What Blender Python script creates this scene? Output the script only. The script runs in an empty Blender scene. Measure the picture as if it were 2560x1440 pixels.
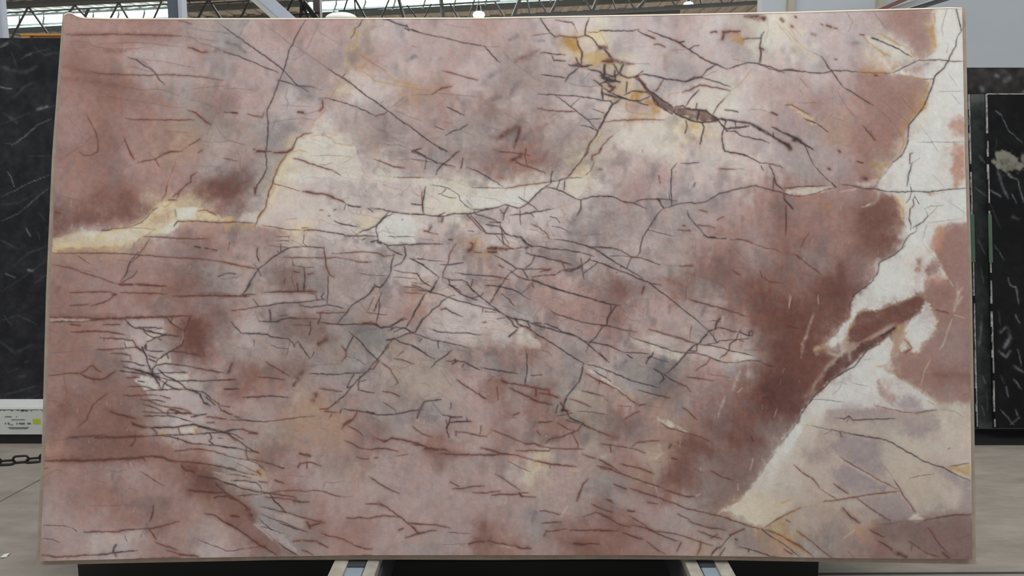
import bpy, bmesh, math, random
import numpy as np
from mathutils import Vector

# ------------------------------------------------------------------ camera, sky, light
sc = bpy.context.scene
C = bpy.context.collection
F = 2009.0                      # focal length in pixels of the 2560 x 1440 frame
PITCH = math.radians(8.07)
CAM = Vector((0, 0, 1.545))
cd = bpy.data.cameras.new('camera'); cam = bpy.data.objects.new('camera', cd); C.objects.link(cam)
cam.location = CAM; cam.rotation_euler = (math.pi/2 - PITCH, 0, 0)
cd.sensor_width = 36; cd.lens = 36*F/2560; cd.clip_end = 200
sc.camera = cam
FWD = Vector((0, math.cos(PITCH), -math.sin(PITCH))); UP = Vector((0, math.sin(PITCH), math.cos(PITCH))); RT = Vector((1, 0, 0))

w = bpy.data.worlds.new('world'); sc.world = w; w.use_nodes = True
bg = w.node_tree.nodes['Background']; bg.inputs[0].default_value = (0.905, 0.965, 1.0, 1); bg.inputs[1].default_value = 0.46

def area(name, loc, size, size_y, power, col, target):
    l = bpy.data.lights.new(name, 'AREA'); l.shape = 'RECTANGLE'; l.size = size; l.size_y = size_y; l.energy = power; l.color = col
    o = bpy.data.objects.new(name, l); C.objects.link(o); o.location = loc
    o.rotation_euler = (Vector(target)-Vector(loc)).to_track_quat('-Z', 'Y').to_euler()
    return o
area('roof_skylight_light', (0.5, 0.2, 6.6), 8.0, 2.0, 272, (0.955, 0.99, 1.0), (0, 2.4, 0.9))
area('rear_skylight_light', (-0.5, 4.6, 6.6), 8.0, 1.6, 120, (0.95, 0.98, 1.0), (0, 4.4, 0))

area('hall_skylight_light', (0, 26, 7.2), 30.0, 14.0, 4800, (1.0, 0.98, 0.95), (0, 26, 0))

sc.cycles.max_bounces = 5; sc.cycles.diffuse_bounces = 3; sc.cycles.glossy_bounces = 2; sc.cycles.transmission_bounces = 2
vs = sc.view_settings
vs.view_transform = 'Standard'; vs.look = 'None'; vs.gamma = 1.0; vs.exposure = 0.16
vs.use_curve_mapping = False

# ------------------------------------------------------------------ helpers
def ray(px, py): return FWD + RT*((px-1280)/F) + UP*((720-py)/F)
def P(px, py, t): return CAM + ray(px, py)*t
def PZ(px, py, z):
    r = ray(px, py); return CAM + r*((z-CAM.z)/r.z)
def PY(px, py, y):
    r = ray(px, py); return CAM + r*(y/r.y)
def lin(c):
    return tuple(((v/255)/12.92 if v/255 <= 0.04045 else ((v/255+0.055)/1.055)**2.4) for v in c)

def mat(name, rgb, rough=0.6, metal=0.0, noise=0.0, scale=8.0, bump=0.0, emit=None, strength=1.0, spec=0.5, stretch=None):
    m = bpy.data.materials.new(name); m.use_nodes = True
    n = m.node_tree.nodes; L = m.node_tree.links; b = n['Principled BSDF']
    c = lin(rgb)
    b.inputs['Base Color'].default_value = (*c, 1); b.inputs['Roughness'].default_value = rough; b.inputs['Metallic'].default_value = metal
    b.inputs['Specular IOR Level'].default_value = spec
    if noise or bump:
        tc = n.new('ShaderNodeTexCoord'); src = tc.outputs['Object']
        if stretch:
            mp = n.new('ShaderNodeMapping'); mp.inputs['Scale'].default_value = stretch
            L.new(src, mp.inputs['Vector']); src = mp.outputs['Vector']
        t = n.new('ShaderNodeTexNoise'); t.inputs['Scale'].default_value = scale; t.inputs['Detail'].default_value = 8; t.inputs['Roughness'].default_value = 0.65
        L.new(src, t.inputs['Vector'])
        if noise:
            r = n.new('ShaderNodeValToRGB')
            r.color_ramp.elements[0].position = 0.3; r.color_ramp.elements[1].position = 0.7
            r.color_ramp.elements[0].color = (*[v*(1-noise) for v in c], 1); r.color_ramp.elements[1].color = (*[min(1, v*(1+noise)) for v in c], 1)
            L.new(t.outputs['Fac'], r.inputs['Fac']); L.new(r.outputs['Color'], b.inputs['Base Color'])
        if bump:
            bp = n.new('ShaderNodeBump'); bp.inputs['Strength'].default_value = bump; bp.inputs['Distance'].default_value = 0.01
            L.new(t.outputs['Fac'], bp.inputs['Height']); L.new(bp.outputs['Normal'], b.inputs['Normal'])
    if emit:
        b.inputs['Emission Color'].default_value = (*lin(emit), 1); b.inputs['Emission Strength'].default_value = strength
    return m

def link(name, me, m, parent=None):
    o = bpy.data.objects.new(name, me); C.objects.link(o)
    if m: me.materials.append(m)
    if parent is not None:
        o.parent = parent; o.matrix_parent_inverse = parent.matrix_world.inverted()
    return o
def empty(name, loc):
    o = bpy.data.objects.new(name, None); C.objects.link(o); o.location = loc; o.empty_display_size = 0.1
    bpy.context.view_layer.update()
    return o
def tag(o, label, cat, group=None):
    o['label'] = label; o['category'] = cat
    if group: o['group'] = group
    return o
def struct(o, label=None):
    o['kind'] = 'structure'
    if label: o['label'] = label
    return o

def bm_obj(name, bm, m, parent=None, smooth=False):
    me = bpy.data.meshes.new(name); bmesh.ops.recalc_face_normals(bm, faces=bm.faces[:]); bm.to_mesh(me); bm.free()
    if smooth:
        for p in me.polygons: p.use_smooth = True
    return link(name, me, m, parent)
def box_bm(bm, lo, hi, bevel=0.0):
    lo = Vector(lo); hi = Vector(hi)
    vs_ = [bm.verts.new((x, y, z)) for z in (lo.z, hi.z) for y in (lo.y, hi.y) for x in (lo.x, hi.x)]
    fs = [(0,2,3,1),(4,5,7,6),(0,1,5,4),(2,6,7,3),(0,4,6,2),(1,3,7,5)]
    faces = [bm.faces.new([vs_[i] for i in f]) for f in fs]
    if bevel:
        ed = list({e for f in faces for e in f.edges})
        bmesh.ops.bevel(bm, geom=ed, offset=bevel, segments=2, affect='EDGES', profile=0.7)
def box(name, lo, hi, m, parent=None, bevel=0.0):
    bm = bmesh.new(); box_bm(bm, lo, hi, bevel); return bm_obj(name, bm, m, parent)
def beam_bm(bm, a, b, w_, h_, upv=(0, 0, 1)):
    a = Vector(a); b = Vector(b); d = (b-a).normalized(); s = d.cross(Vector(upv))
    if s.length < 1e-4: s = d.cross(Vector((0, 1, 0)))
    s.normalize(); u = s.cross(d).normalized()
    vv = [bm.verts.new(p + s*(i*w_/2) + u*(j*h_/2)) for p in (a, b) for i, j in ((-1,-1),(1,-1),(1,1),(-1,1))]
    for f in ((3,2,1,0),(4,5,6,7),(0,1,5,4),(1,2,6,5),(2,3,7,6),(3,0,4,7)): bm.faces.new([vv[i] for i in f])
def beam(name, a, b, w_, h_, m, parent=None):
    bm = bmesh.new(); beam_bm(bm, a, b, w_, h_); return bm_obj(name, bm, m, parent)
def prism(name, pts, off, m, parent=None):
    """closed outline pushed along off"""
    bm = bmesh.new(); off = Vector(off)
    a = [bm.verts.new(p) for p in pts]; b = [bm.verts.new(Vector(p)+off) for p in pts]
    bm.faces.new(a); bm.faces.new(b[::-1]); n = len(pts)
    for i in range(n): bm.faces.new((a[i], b[i], b[(i+1) % n], a[(i+1) % n]))
    return bm_obj(name, bm, m, parent)

# ------------------------------------------------------------------ stone pattern canvas (numpy)
rng = np.random.default_rng(7)
def vnoise(h, w_, cell, cell_y=None):
    cy = cell_y or cell
    gh = int(h/cy)+3; gw = int(w_/cell)+3
    g = rng.random((gh, gw)).astype(np.float32)*2-1
    y = np.arange(h, dtype=np.float32)/cy; x = np.arange(w_, dtype=np.float32)/cell
    yi = y.astype(int); xi = x.astype(int); fy = y-yi; fx = x-xi
    fy = (fy*fy*(3-2*fy))[:, None]; fx = (fx*fx*(3-2*fx))[None]
    a = g[yi][:, xi]; b = g[yi][:, xi+1]; c = g[yi+1][:, xi]; d = g[yi+1][:, xi+1]
    return (a*(1-fx)+b*fx)*(1-fy)+(c*(1-fx)+d*fx)*fy
STROKE = {'K': ((48, 38, 40), .95), 'G': ((108, 99, 101), .58), 'B': ((84, 47, 39), .88), 'R': ((122, 84, 75), .62),
          'Y': ((178, 132, 66), .55), 'W': ((222, 206, 190), .5), 'S': ((110, 70, 60), .5), 'V': ((108, 84, 82), .42),
          'L': ((150, 152, 154), .7), 'D': ((84, 85, 88), .6)}
class Canvas:
    def __init__(s, x0, y0, w_, h_):
        s.x0, s.y0, s.w, s.h = x0, y0, w_, h_
        s.c = np.zeros((h_, w_, 3), np.float32)
        s.n = vnoise(h_, w_, 5)*0.6 + vnoise(h_, w_, 14)*0.8
        s.k = vnoise(h_, w_, 30)
    def win(s, pts, pad):
        p = np.asarray(pts, np.float32)
        x1 = int(max(0, p[:, 0].min()-pad-s.x0)); x2 = int(min(s.w, p[:, 0].max()+pad-s.x0+1))
        y1 = int(max(0, p[:, 1].min()-pad-s.y0)); y2 = int(min(s.h, p[:, 1].max()+pad-s.y0+1))
        return x1, x2, y1, y2
    def blend(s, sl, col, a):
        s.c[sl] += (np.asarray(col, np.float32)-s.c[sl])*a[..., None]
    def poly(s, pts, col, soft, alpha, rough=2.8):
        x1, x2, y1, y2 = s.win(pts, soft+4)
        if x2 <= x1 or y2 <= y1: return
        X, Y = np.meshgrid(np.arange(x1, x2, dtype=np.float32)+s.x0, np.arange(y1, y2, dtype=np.float32)+s.y0)
        ins = np.zeros(X.shape, bool); d2 = np.full(X.shape, 1e9, np.float32); n = len(pts)
        for i in range(n):
            ax, ay = pts[i]; bx, by = pts[(i+1) % n]
            if ay != by:
                ins ^= ((ay > Y) != (by > Y)) & (X < (bx-ax)*(Y-ay)/(by-ay)+ax)
            dx, dy = bx-ax, by-ay; L2 = dx*dx+dy*dy+1e-6
            t = np.clip(((X-ax)*dx+(Y-ay)*dy)/L2, 0, 1)
            d2 = np.minimum(d2, (X-ax-t*dx)**2+(Y-ay-t*dy)**2)
        sl = (slice(y1, y2), slice(x1, x2))
        sd = np.where(ins, 1, -1)*np.sqrt(d2) + s.n[sl]*rough*min(1.0+soft/6, 3)
        a = np.clip(sd/soft*0.5+0.5, 0, 1); a = a*a*(3-2*a)*alpha*np.clip(0.9+0.22*s.n[sl]+0.12*s.k[sl], 0, 1.04)
        s.blend(sl, col, a)
    def blob(s, cx, cy, rx, ry, rot, col, alpha):
        r = max(rx, ry)*1.6
        x1, x2, y1, y2 = s.win([(cx-r, cy-r), (cx+r, cy+r)], 2)
        if x2 <= x1 or y2 <= y1: return
        X, Y = np.meshgrid(np.arange(x1, x2, dtype=np.float32)+s.x0-cx, np.arange(y1, y2, dtype=np.float32)+s.y0-cy)
        ca, sa = math.cos(rot), math.sin(rot); sl = (slice(y1, y2), slice(x1, x2))
        q = ((X*ca+Y*sa)/rx)**2+((-X*sa+Y*ca)/ry)**2
        s.blend(sl, col, np.exp(-q*q*0.9*(1+0.25*s.n[sl]))*alpha)
    def stroke(s, pts, typ, wid):
        col, al = STROKE[typ]
        soft = typ in 'SV' or wid >= (6.5 if typ in 'KB' else 5)
        fine = []
        jit = 0.0 if soft else min(1.3, 0.5+0.25*wid)
        for (ax, ay), (bx, by) in zip(pts[:-1], pts[1:]):
            L_ = math.hypot(bx-ax, by-ay); k = max(1, int(L_/7))
            for i in range(k):
                t = i/k; e = 0 if i == 0 else 1
                fine.append((ax+(bx-ax)*t+random.uniform(-jit, jit)*e, ay+(by-ay)*t+random.uniform(-jit, jit)*e))
        fine.append(pts[-1])
        sg = wid*(0.7 if soft else 0.46)+(0 if soft else 0.15)
        if soft and wid >= 8: al *= 0.8
        x1, x2, y1, y2 = s.win(fine, sg*3+9)
        if x2 <= x1 or y2 <= y1: return
        A = np.zeros((y2-y1, x2-x1), np.float32); H = np.zeros_like(A); n = len(fine)-1
        halo = typ in 'KB' and not soft and wid >= 1.8
        for i in range(n):
            (ax, ay), (bx, by) = fine[i], fine[i+1]
            t0 = (i+.5)/n; en = min(t0, 1-t0)
            tp = 1.0 if n < 2 else min(1.0, 0.45+en*4)
            ww = sg*random.uniform(0.75, 1.3)*tp; aa = al*random.uniform(0.75, 1.0)*(0.65+0.35*tp)
            hw = ww*2.2+1.8 if halo else ww
            pad = hw*2.4+1
            u1 = int(max(0, min(ax, bx)-pad-s.x0-x1)); u2 = int(min(x2-x1, max(ax, bx)+pad-s.x0-x1+1))
            v1 = int(max(0, min(ay, by)-pad-s.y0-y1)); v2 = int(min(y2-y1, max(ay, by)+pad-s.y0-y1+1))
            if u2 <= u1 or v2 <= v1: continue
            X = np.arange(u1, u2, dtype=np.float32)[None]+x1+s.x0; Y = np.arange(v1, v2, dtype=np.float32)[:, None]+y1+s.y0
            dx, dy = bx-ax, by-ay; L2 = dx*dx+dy*dy+1e-6
            t = np.clip(((X-ax)*dx+(Y-ay)*dy)/L2, 0, 1)
            d2 = (X-ax-t*dx)**2+(Y-ay-t*dy)**2
            A[v1:v2, u1:u2] = np.maximum(A[v1:v2, u1:u2], aa*np.exp(-d2/(ww*ww)))
            if halo: H[v1:v2, u1:u2] = np.maximum(H[v1:v2, u1:u2], (0.28 if typ == 'B' else 0.15)*np.exp(-d2/(hw*hw)))
        sl = (slice(y1, y2), slice(x1, x2))
        if halo: s.blend(sl, (124, 80, 68) if typ == 'B' else (112, 84, 78), H*(0.8+0.5*s.k[sl]))
        if soft: A = A*np.clip(0.8+0.55*s.n[sl], 0, 1.3)
        s.blend(sl, col, np.clip(A, 0, 1))
    def strokes(s, x0, y0, z, text, wf=1.0):
        for ln in text.strip().splitlines():
            tk = ln.split(); pts = [tuple(float(v) for v in p.split(',')) for p in tk[1:]]
            pts = [(x0+a/z, y0+b/z) for a, b in pts]
            s.stroke(pts, tk[0][0], float(tk[0][1:])*(wf if tk[0][0] in 'KB' else 1))
    def sample(s, X, Y):
        x = np.clip(X-s.x0, 0, s.w-1.001); y = np.clip(Y-s.y0, 0, s.h-1.001)
        xi = x.astype(int); yi = y.astype(int); fx = (x-xi)[..., None]; fy = (y-yi)[..., None]
        c = s.c
        return (c[yi, xi]*(1-fx)+c[yi, xi+1]*fx)*(1-fy)+(c[yi+1, xi]*(1-fx)+c[yi+1, xi+1]*fx)*fy

def srgb2lin(a):
    a = np.clip(a/255.0, 0, 1); return np.where(a <= 0.04045, a/12.92, ((a+0.055)/1.055)**2.4)

def stone_mat(name, rough, grain, gain=1.0, spec=0.5):
    m = bpy.data.materials.new(name); m.use_nodes = True
    n = m.node_tree.nodes; L = m.node_tree.links; b = n['Principled BSDF']
    at = n.new('ShaderNodeAttribute'); at.attribute_name = 'stone'
    tc = n.new('ShaderNodeTexCoord'); t = n.new('ShaderNodeTexNoise'); t.inputs['Scale'].default_value = 160; t.inputs['Detail'].default_value = 4
    L.new(tc.outputs['Object'], t.inputs['Vector'])
    mr = n.new('ShaderNodeMapRange'); mr.inputs['From Min'].default_value = 0.3; mr.inputs['From Max'].default_value = 0.7
    mr.inputs['To Min'].default_value = gain*(1-grain); mr.inputs['To Max'].default_value = gain*(1+grain)
    L.new(t.outputs['Fac'], mr.inputs['Value'])
    mx = n.new('ShaderNodeVectorMath'); mx.operation = 'SCALE'
    L.new(at.outputs['Vector'], mx.inputs[0]); L.new(mr.outputs['Result'], mx.inputs['Scale'])
    L.new(mx.outputs['Vector'], b.inputs['Base Color'])
    b.inputs['Roughness'].default_value = rough; b.inputs['Specular IOR Level'].default_value = spec
    return m

def grid_mesh(name, V, colr):
    """V: rows x cols x 3 points, colr: rows x cols x 3 linear colours"""
    r, c = V.shape[:2]
    me = bpy.data.meshes.new(name)
    nq = (r-1)*(c-1)
    me.vertices.add(r*c); me.vertices.foreach_set('co', V.reshape(-1).astype(np.float32))
    idx = np.arange(r*c, dtype=np.int32).reshape(r, c)
    q = np.stack([idx[:-1, :-1], idx[1:, :-1], idx[1:, 1:], idx[:-1, 1:]], -1).reshape(-1)
    me.loops.add(nq*4); me.loops.foreach_set('vertex_index', q)
    me.polygons.add(nq); me.polygons.foreach_set('loop_start', np.arange(0, nq*4, 4, dtype=np.int32))
    me.update(calc_edges=True)
    at = me.attributes.new('stone', 'FLOAT_COLOR', 'POINT')
    rgba = np.ones((r*c, 4), np.float32); rgba[:, :3] = colr.reshape(-1, 3)
    at.data.foreach_set('color', rgba.reshape(-1))
    return me
GAIN = 1.0
# ------------------------------------------------------------------ materials of the place
M_floor = mat('concrete_floor', (145, 135, 124), 0.6, noise=0.26, scale=3.0, bump=0.08, stretch=(1.0, 2.6, 1))
M_joint = mat('floor_joint', (58, 55, 52), 0.9, noise=0.2, scale=30)
M_roof = mat('roof_sheet', (176, 170, 162), 0.7, noise=0.3, scale=1.6, stretch=(5, 0.6, 1))
M_purlin = mat('galvanised_purlin', (96, 98, 96), 0.6, noise=0.15, scale=4)
M_truss_d = mat('dark_truss_paint', (38, 34, 32), 0.6, noise=0.2, scale=3)
M_truss_g = mat('grey_truss_paint', (118, 121, 120), 0.55, noise=0.12, scale=3)
M_sky = mat('skylight_sheet', (235, 245, 245), 0.5, emit=(226, 248, 250), strength=2.6)
M_bar = mat('glazing_bar', (150, 165, 160), 0.5, noise=0.1, scale=4)
M_wall = mat('wall_panel', (208, 212, 216), 0.6, noise=0.05, scale=0.8)
M_wall_far = mat('far_wall', (120, 112, 104), 0.8, noise=0.2, scale=0.6)
M_post = mat('cream_post', (196, 186, 162), 0.6, noise=0.08, scale=5)
M_col = mat('column_paint', (92, 98, 110), 0.5, noise=0.08, scale=5)
M_col_l = mat('pale_column_paint', (188, 192, 202), 0.5, noise=0.05, scale=5)
M_pipe = mat('white_beam_paint', (188, 186, 178), 0.45, noise=0.06, scale=4)
M_red = mat('rust_red_rail', (140, 96, 84), 0.6, noise=0.15, scale=6)
M_timber = mat('yellow_timber', (206, 152, 84), 0.6, noise=0.15, scale=9, stretch=(0.4, 6, 6))
M_lampcase = mat('lamp_casing', (70, 76, 76), 0.4, metal=0.4, noise=0.05, scale=9)
M_lamp = mat('lamp_glow', (240, 255, 250), 0.5, emit=(225, 255, 245), strength=9)
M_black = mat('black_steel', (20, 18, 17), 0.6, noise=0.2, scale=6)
M_rail = mat('label_rail_paint', (196, 196, 190), 0.55, noise=0.08, scale=7)
M_rail_top = mat('rail_top_edge', (226, 224, 218), 0.4, noise=0.05, scale=20)
M_print = mat('grey_print', (108, 108, 106), 0.8, noise=0.2, scale=40)
M_stick = mat('yellow_green_sticker', (176, 182, 44), 0.6, noise=0.1, scale=30)
M_chain = mat('chain_steel', (52, 48, 44), 0.45, metal=0.7, noise=0.25, scale=20)
M_edge = mat('resin_edge', (158, 140, 124), 0.7, noise=0.16, scale=22, stretch=(1, 1, 1))
M_cut = mat('sawn_stone_edge', (172, 146, 136), 0.7, noise=0.2, scale=12)
M_top = mat('lit_top_arris', (236, 222, 200), 0.5, noise=0.05, scale=12)  # pale cream stands in for light falling on the slab's top edge
M_rub = mat('worn_rubber_strip', (162, 154, 142), 0.6, noise=0.22, scale=18, bump=0.4)
M_blue = mat('blue_grey_steel', (150, 162, 172), 0.4, metal=0.2, noise=0.08, scale=8)
M_dark = mat('dark_steel', (62, 62, 66), 0.5, noise=0.15, scale=8)
M_chip = mat('chipped_pale_arris', (150, 150, 146), 0.6, noise=0.75, scale=26, stretch=(1, 1, 1.6))
M_green = mat('green_strap', (72, 96, 76), 0.6, noise=0.12, scale=10)
M_cap = mat('white_foam', (226, 222, 214), 0.7, noise=0.04, scale=14, bump=0.1)
M_paper = mat('paper_scrap', (214, 212, 204), 0.8, noise=0.05, scale=30)

# ------------------------------------------------------------------ setting
floor = struct(box('floor', (-22, -5, -0.2), (22, 46, 0), M_floor), 'grey concrete warehouse floor')
M_joint2 = mat('pale_floor_joint', (104, 99, 92), 0.9, noise=0.25, scale=20)
def joint(name, a, b, w_, m=M_joint):
    a = Vector((a.x, a.y, 0.0)); b = Vector((b.x, b.y, 0.0))
    return beam(name, a, b, w_, 0.003, m, floor)
joint('expansion_joint', PZ(-160, 1342, 0), PZ(420, 1024, 0), 0.009, M_joint2)
joint('expansion_joint', PZ(1500, 1438, 0), PZ(3000, 1430, 0), 0.014)

RZ = 7.6
ceil = struct(box('ceiling', (-30, 13, RZ), (26, 46, RZ+0.1), M_roof), 'grey corrugated roof sheeting seen from below')
def ceil_pt(px, py, dz=0.0): return PZ(px, py, RZ+dz)
bm = bmesh.new()
for i in range(90):
    x = -26+0.58*i; box_bm(bm, (x, 13.2, RZ-0.05), (x+0.22, 45.5, RZ-0.001))
rib = bm_obj('sheet_ribs', bm, M_roof, ceil); rib['kind'] = 'stuff'
# purlins run parallel to the skylight strip
for k in range(6):
    y0 = -70+32*k
    a = ceil_pt(-120, y0+90, -0.16); b = ceil_pt(1700, y0, -0.16)
    beam('purlin', a, b, 0.14, 0.2, M_purlin, ceil)
sky = struct(empty('window_1', ceil_pt(600, 30, -0.06)), 'long translucent roof skylight strip glowing white')
A0, A1 = ceil_pt(-70, 49, -0.3), ceil_pt(1460, -24, -0.3); B0, B1 = ceil_pt(-70, 75, -0.3), ceil_pt(1460, -3, -0.3)
NP = 22
for i in range(NP):
    s0, s1 = (i+0.03)/NP, (i+0.97)/NP
    if 480 < -70+1530*(i+.5)/NP < 850: continue       # plain sheeting between the two lit runs
    prism('pane', [A0.lerp(A1, s0), A0.lerp(A1, s1), B0.lerp(B1, s1), B0.lerp(B1, s0)], (0, 0, 0.04), M_sky, sky)
for i in range(NP+1):
    if 520 < -70+1530*i/NP < 830: continue
    beam('glazing_bar', A0.lerp(A1, i/NP)+Vector((0, 0, -.03)), B0.lerp(B1, i/NP)+Vector((0, 0, -.03)), 0.05, 0.06, M_bar, sky)
for f0, f1 in ((0.0, 0.36), (0.59, 1.0)):
    q0, q1 = A0.lerp(B0, .62), A1.lerp(B1, .62)
    beam('glazing_bar', q0.lerp(q1, f0)+Vector((0, 0, -.05)), q0.lerp(q1, f1)+Vector((0, 0, -.05)), 0.07, 0.06, M_bar, sky)

struct(box('wall_back', (-30, 44, 0), (26, 44.3, RZ), M_wall_far), 'dim far end wall of the warehouse')
WY = 10.5
wx0 = PY(1905, 10, WY).x
wallr = struct(box('wall_right', (wx0, WY, 0), (14, WY+0.2, RZ+1), M_wall), 'smooth pale grey wall panels behind the right slabs')
def wall_post(px0, px1, name='trim_1'):
    a = PY(px0, 10, WY).x; b = PY(px1, 10, WY).x
    return struct(box(name, (a, WY-0.1, 0), (b, WY-0.001, RZ+1), M_post), None)
wall_post(1965, 1980, 'trim_1')['label'] = 'cream vertical post on the grey wall, nearer the lamps'
wall_post(2188, 2202, 'trim_2')['label'] = 'cream vertical post on the grey wall, beside the sloping rails'

# ------------------------------------------------------------------ things: steel of the hall
def column(px0, px1, y, zt, m1, m2, name, label, flange_px, dp=1.0):
    a = PY(px0, 20, y).x; b = PY(px1, 20, y).x; f = PY(flange_px, 20, y).x
    e = empty(name, ((a+b)/2, y, 0))
    box('web', (a, y+0.02, 0), (f, y+0.20*dp, zt), m1, e)
    box('flange', (f, y-0.02, 0), (b, y+0.24*dp, zt), m2, e)
    box('base_plate', (a-0.06, y-0.06, 0), (b+0.06, y+0.28*dp+0.02, 0.02), m1, e)
    tag(e, label, 'column'); return e
column(417, 456, 8.6, RZ, M_col, M_col_l, 'steel_column', 'blue grey steel column with a pale flange behind the slab', 447, 0.5)
column(-14, 10, 6.4, RZ, M_col_l, M_col_l, 'steel_column', 'pale lilac white column at the far left edge', 4, 0.14)
column(782, 800, 21.0, RZ, M_truss_d, M_truss_d, 'steel_column', 'dark slender column left of the bright skylight end', 794)

def truss(name, label, lines, m, depth, group='roof trusses'):
    """lines: list of (part, px0, py0, px1, py1, thickness px[, depth offset])"""
    x0 = sum((l[1]+l[3])/2 for l in lines)/len(lines)
    e = empty(name, P(x0, 20, depth))
    for l in lines:
        part, a, b, c, d, th = l[:6]; o = l[6] if len(l) > 6 else 0
        t = depth+o; wd = th/F*t
        beam(part, P(a, b, t), P(c, d, t), wd, wd, m, e)
    tag(e, label, 'truss', group); return e
truss('roof_truss', 'dark brown roof truss above the black slab on the left',
  [('chord', -60, 22, 440, -3, 7), ('chord', -40, 35, 430, 10, 3), ('web', 70, 18, 28, 98, 4), ('web', 72, 18, 120, 84, 4),
   ('web', 187, 13, 172, 32, 4), ('web', 187, 13, 216, 44, 4), ('web', 296, 8, 276, 46, 4), ('web', 298, 8, 322, 50, 4),
   ('web', 404, 3, 384, 48, 4), ('web', 222, 22, 212, 42, 6)], M_truss_d, 20)
truss('roof_truss', 'dark roof truss between the grey column and the white sloping beam',
  [('chord', 455, 12, 625, 2, 3), ('chord', 455, 2, 640, -6, 5), ('web', 521, -2, 492, 52, 5), ('web', 521, -2, 556, 52, 5), ('web', 622, 6, 598, 52, 5),
   ('web', 470, 0, 476, 10, 3)], M_truss_d, 19)
truss('roof_truss', 'dark roof truss with crossing bars right of the white sloping beam',
  [('chord', 705, 40, 800, 32, 4), ('web', 733, -4, 712, 40, 5), ('web', 756, -6, 752, 60, 7), ('web', 748, -4, 772, 45, 5), ('web', 760, 6, 792, 46, 11)], M_truss_d, 18)
truss('roof_truss', 'dark green roof truss crossing in front of the bright skylight',
  [('chord', 846, 28, 1250, 2, 2.5), ('chord', 800, -4, 1250, -16, 6), ('web', 870, -6, 852, 50, 3.5), ('web', 886, -6, 918, 52, 4.5), ('web', 974, -4, 952, 48, 3.5),
   ('web', 996, -6, 1012, 52, 6), ('web', 1018, 14, 1048, 52, 3), ('web', 1078, 10, 1058, 50, 3), ('web', 1102, -6, 1108, 52, 7), ('web', 1124, 8, 1148, 50, 3),
   ('web', 1186, 0, 1170, 46, 3), ('web', 890, 50, 886, -6, 3)], mat('green_grey_truss_paint', (62, 72, 72), 0.55, noise=0.15, scale=3), 18.5)
truss('roof_truss', 'mid grey roof truss with a thick bottom chord over the slab right half',
  [('chord', 1262, 45, 1952, 5, 7), ('chord', 1285, 38, 1680, 17, 3), ('chord', 1660, 16, 1960, 0, 3), ('chord', 1262, -10, 1960, -22, 7),
   ('web', 1236, 2, 1262, 46, 4), ('web', 1302, -8, 1280, 48, 8), ('web', 1317, -8, 1326, 40, 3), ('web', 1344, -6, 1372, 42, 4), ('web', 1398, -8, 1374, 40, 7),
   ('web', 1458, -8, 1480, 30, 4), ('web', 1495, -8, 1480, 30, 7), ('web', 1528, -8, 1542, 28, 3), ('web', 1566, -8, 1590, 28, 4), ('web', 1620, -8, 1590, 28, 7),
   ('web', 1672, -8, 1692, 20, 4), ('web', 1748, -8, 1756, 18, 4), ('web', 1796, -8, 1812, 16, 4), ('web', 1840, -8, 1814, 16, 4), ('web', 1905, -8, 1918, 8, 4), ('web', 1935, -8, 1918, 8, 4)],
  M_truss_g, 17)

def lamp(px, py, wpx, t, label):
    c = P(px, py, t); r = wpx/F*t/2
    e = empty('high_bay_lamp', c)
    prof = [(0.0, -0.42), (0.7, -0.40), (0.96, -0.2), (1.0, 0.0), (0.9, 0.12)]
    def lathe(name, prof, m):
        bm = bmesh.new(); rings = []
        for rr, zz in prof:
            if rr == 0: rings.append([bm.verts.new(c+Vector((0, 0, zz*r)))])
            else: rings.append([bm.verts.new(c+Vector((math.cos(a)*rr*r, math.sin(a)*rr*r, zz*r))) for a in [i*math.tau/24 for i in range(24)]])
        for A, B in zip(rings[:-1], rings[1:]):
            for i in range(24):
                if len(A) == 1: bm.faces.new((A[0], B[(i+1) % 24], B[i]))
                elif len(B) == 1: bm.faces.new((A[i], A[(i+1) % 24], B[0]))
                else: bm.faces.new((A[i], A[(i+1) % 24], B[(i+1) % 24], B[i]))
        return bm_obj(name, bm, m, e, True)
    lathe('diffuser', [(0, -0.62), (0.5, -0.56), (0.85, -0.36), (1.0, 0.0), (0.85, 0.36), (0.5, 0.52)], M_lamp)
    lathe('casing', [(0.5, 0.52), (0.45, 0.75), (0.35, 1.0), (0.3, 1.5), (0.12, 1.6), (0, 1.6)], M_lampcase)
    beam('hanger', c+Vector((0, 0, 1.55*r)), Vector((c.x, c.y, RZ)), 0.02, 0.02, M_lampcase, e)
    tag(e, label, 'lamp', 'high bay lamps')
lamp(1197, 37, 30, 18, 'glowing white high bay lamp just above the slab top, beside the skylight')
lamp(1721, 12, 25, 18, 'glowing white high bay lamp under the grey truss, further right')

e = empty('sloping_beam', P(670, 20, 7.4))
beam('web', P(596, -40, 7.4), P(745, 92, 7.4), 0.10, 0.06, M_pipe, e)
beam('flange', P(622, -40, 7.35), P(771, 92, 7.35), 0.035, 0.10, M_col_l, e)  # pale strip laid along the beam as its lit highlight
tag(e, 'white sloping steel beam crossing the roof behind the slab', 'beam')
e = empty('sloping_rails', P(2280, 10, 9.5))
beam('rail', P(2170, 34, 9.5), P(2270, -14, 9.5), 0.04, 0.04, M_pipe, e)
beam('rail', P(2190, 30, 9.5), P(2290, -14, 9.5), 0.045, 0.045, M_red, e)
beam('tray', P(2200, 36, 9.6), P(2350, -16, 9.6), 0.13, 0.05, M_pipe, e)
beam('tray', P(2260, 30, 9.65), P(2395, -12, 9.65), 0.08, 0.05, M_purlin, e)
tag(e, 'white and rust red sloping rails against the grey wall', 'rails')

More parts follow.
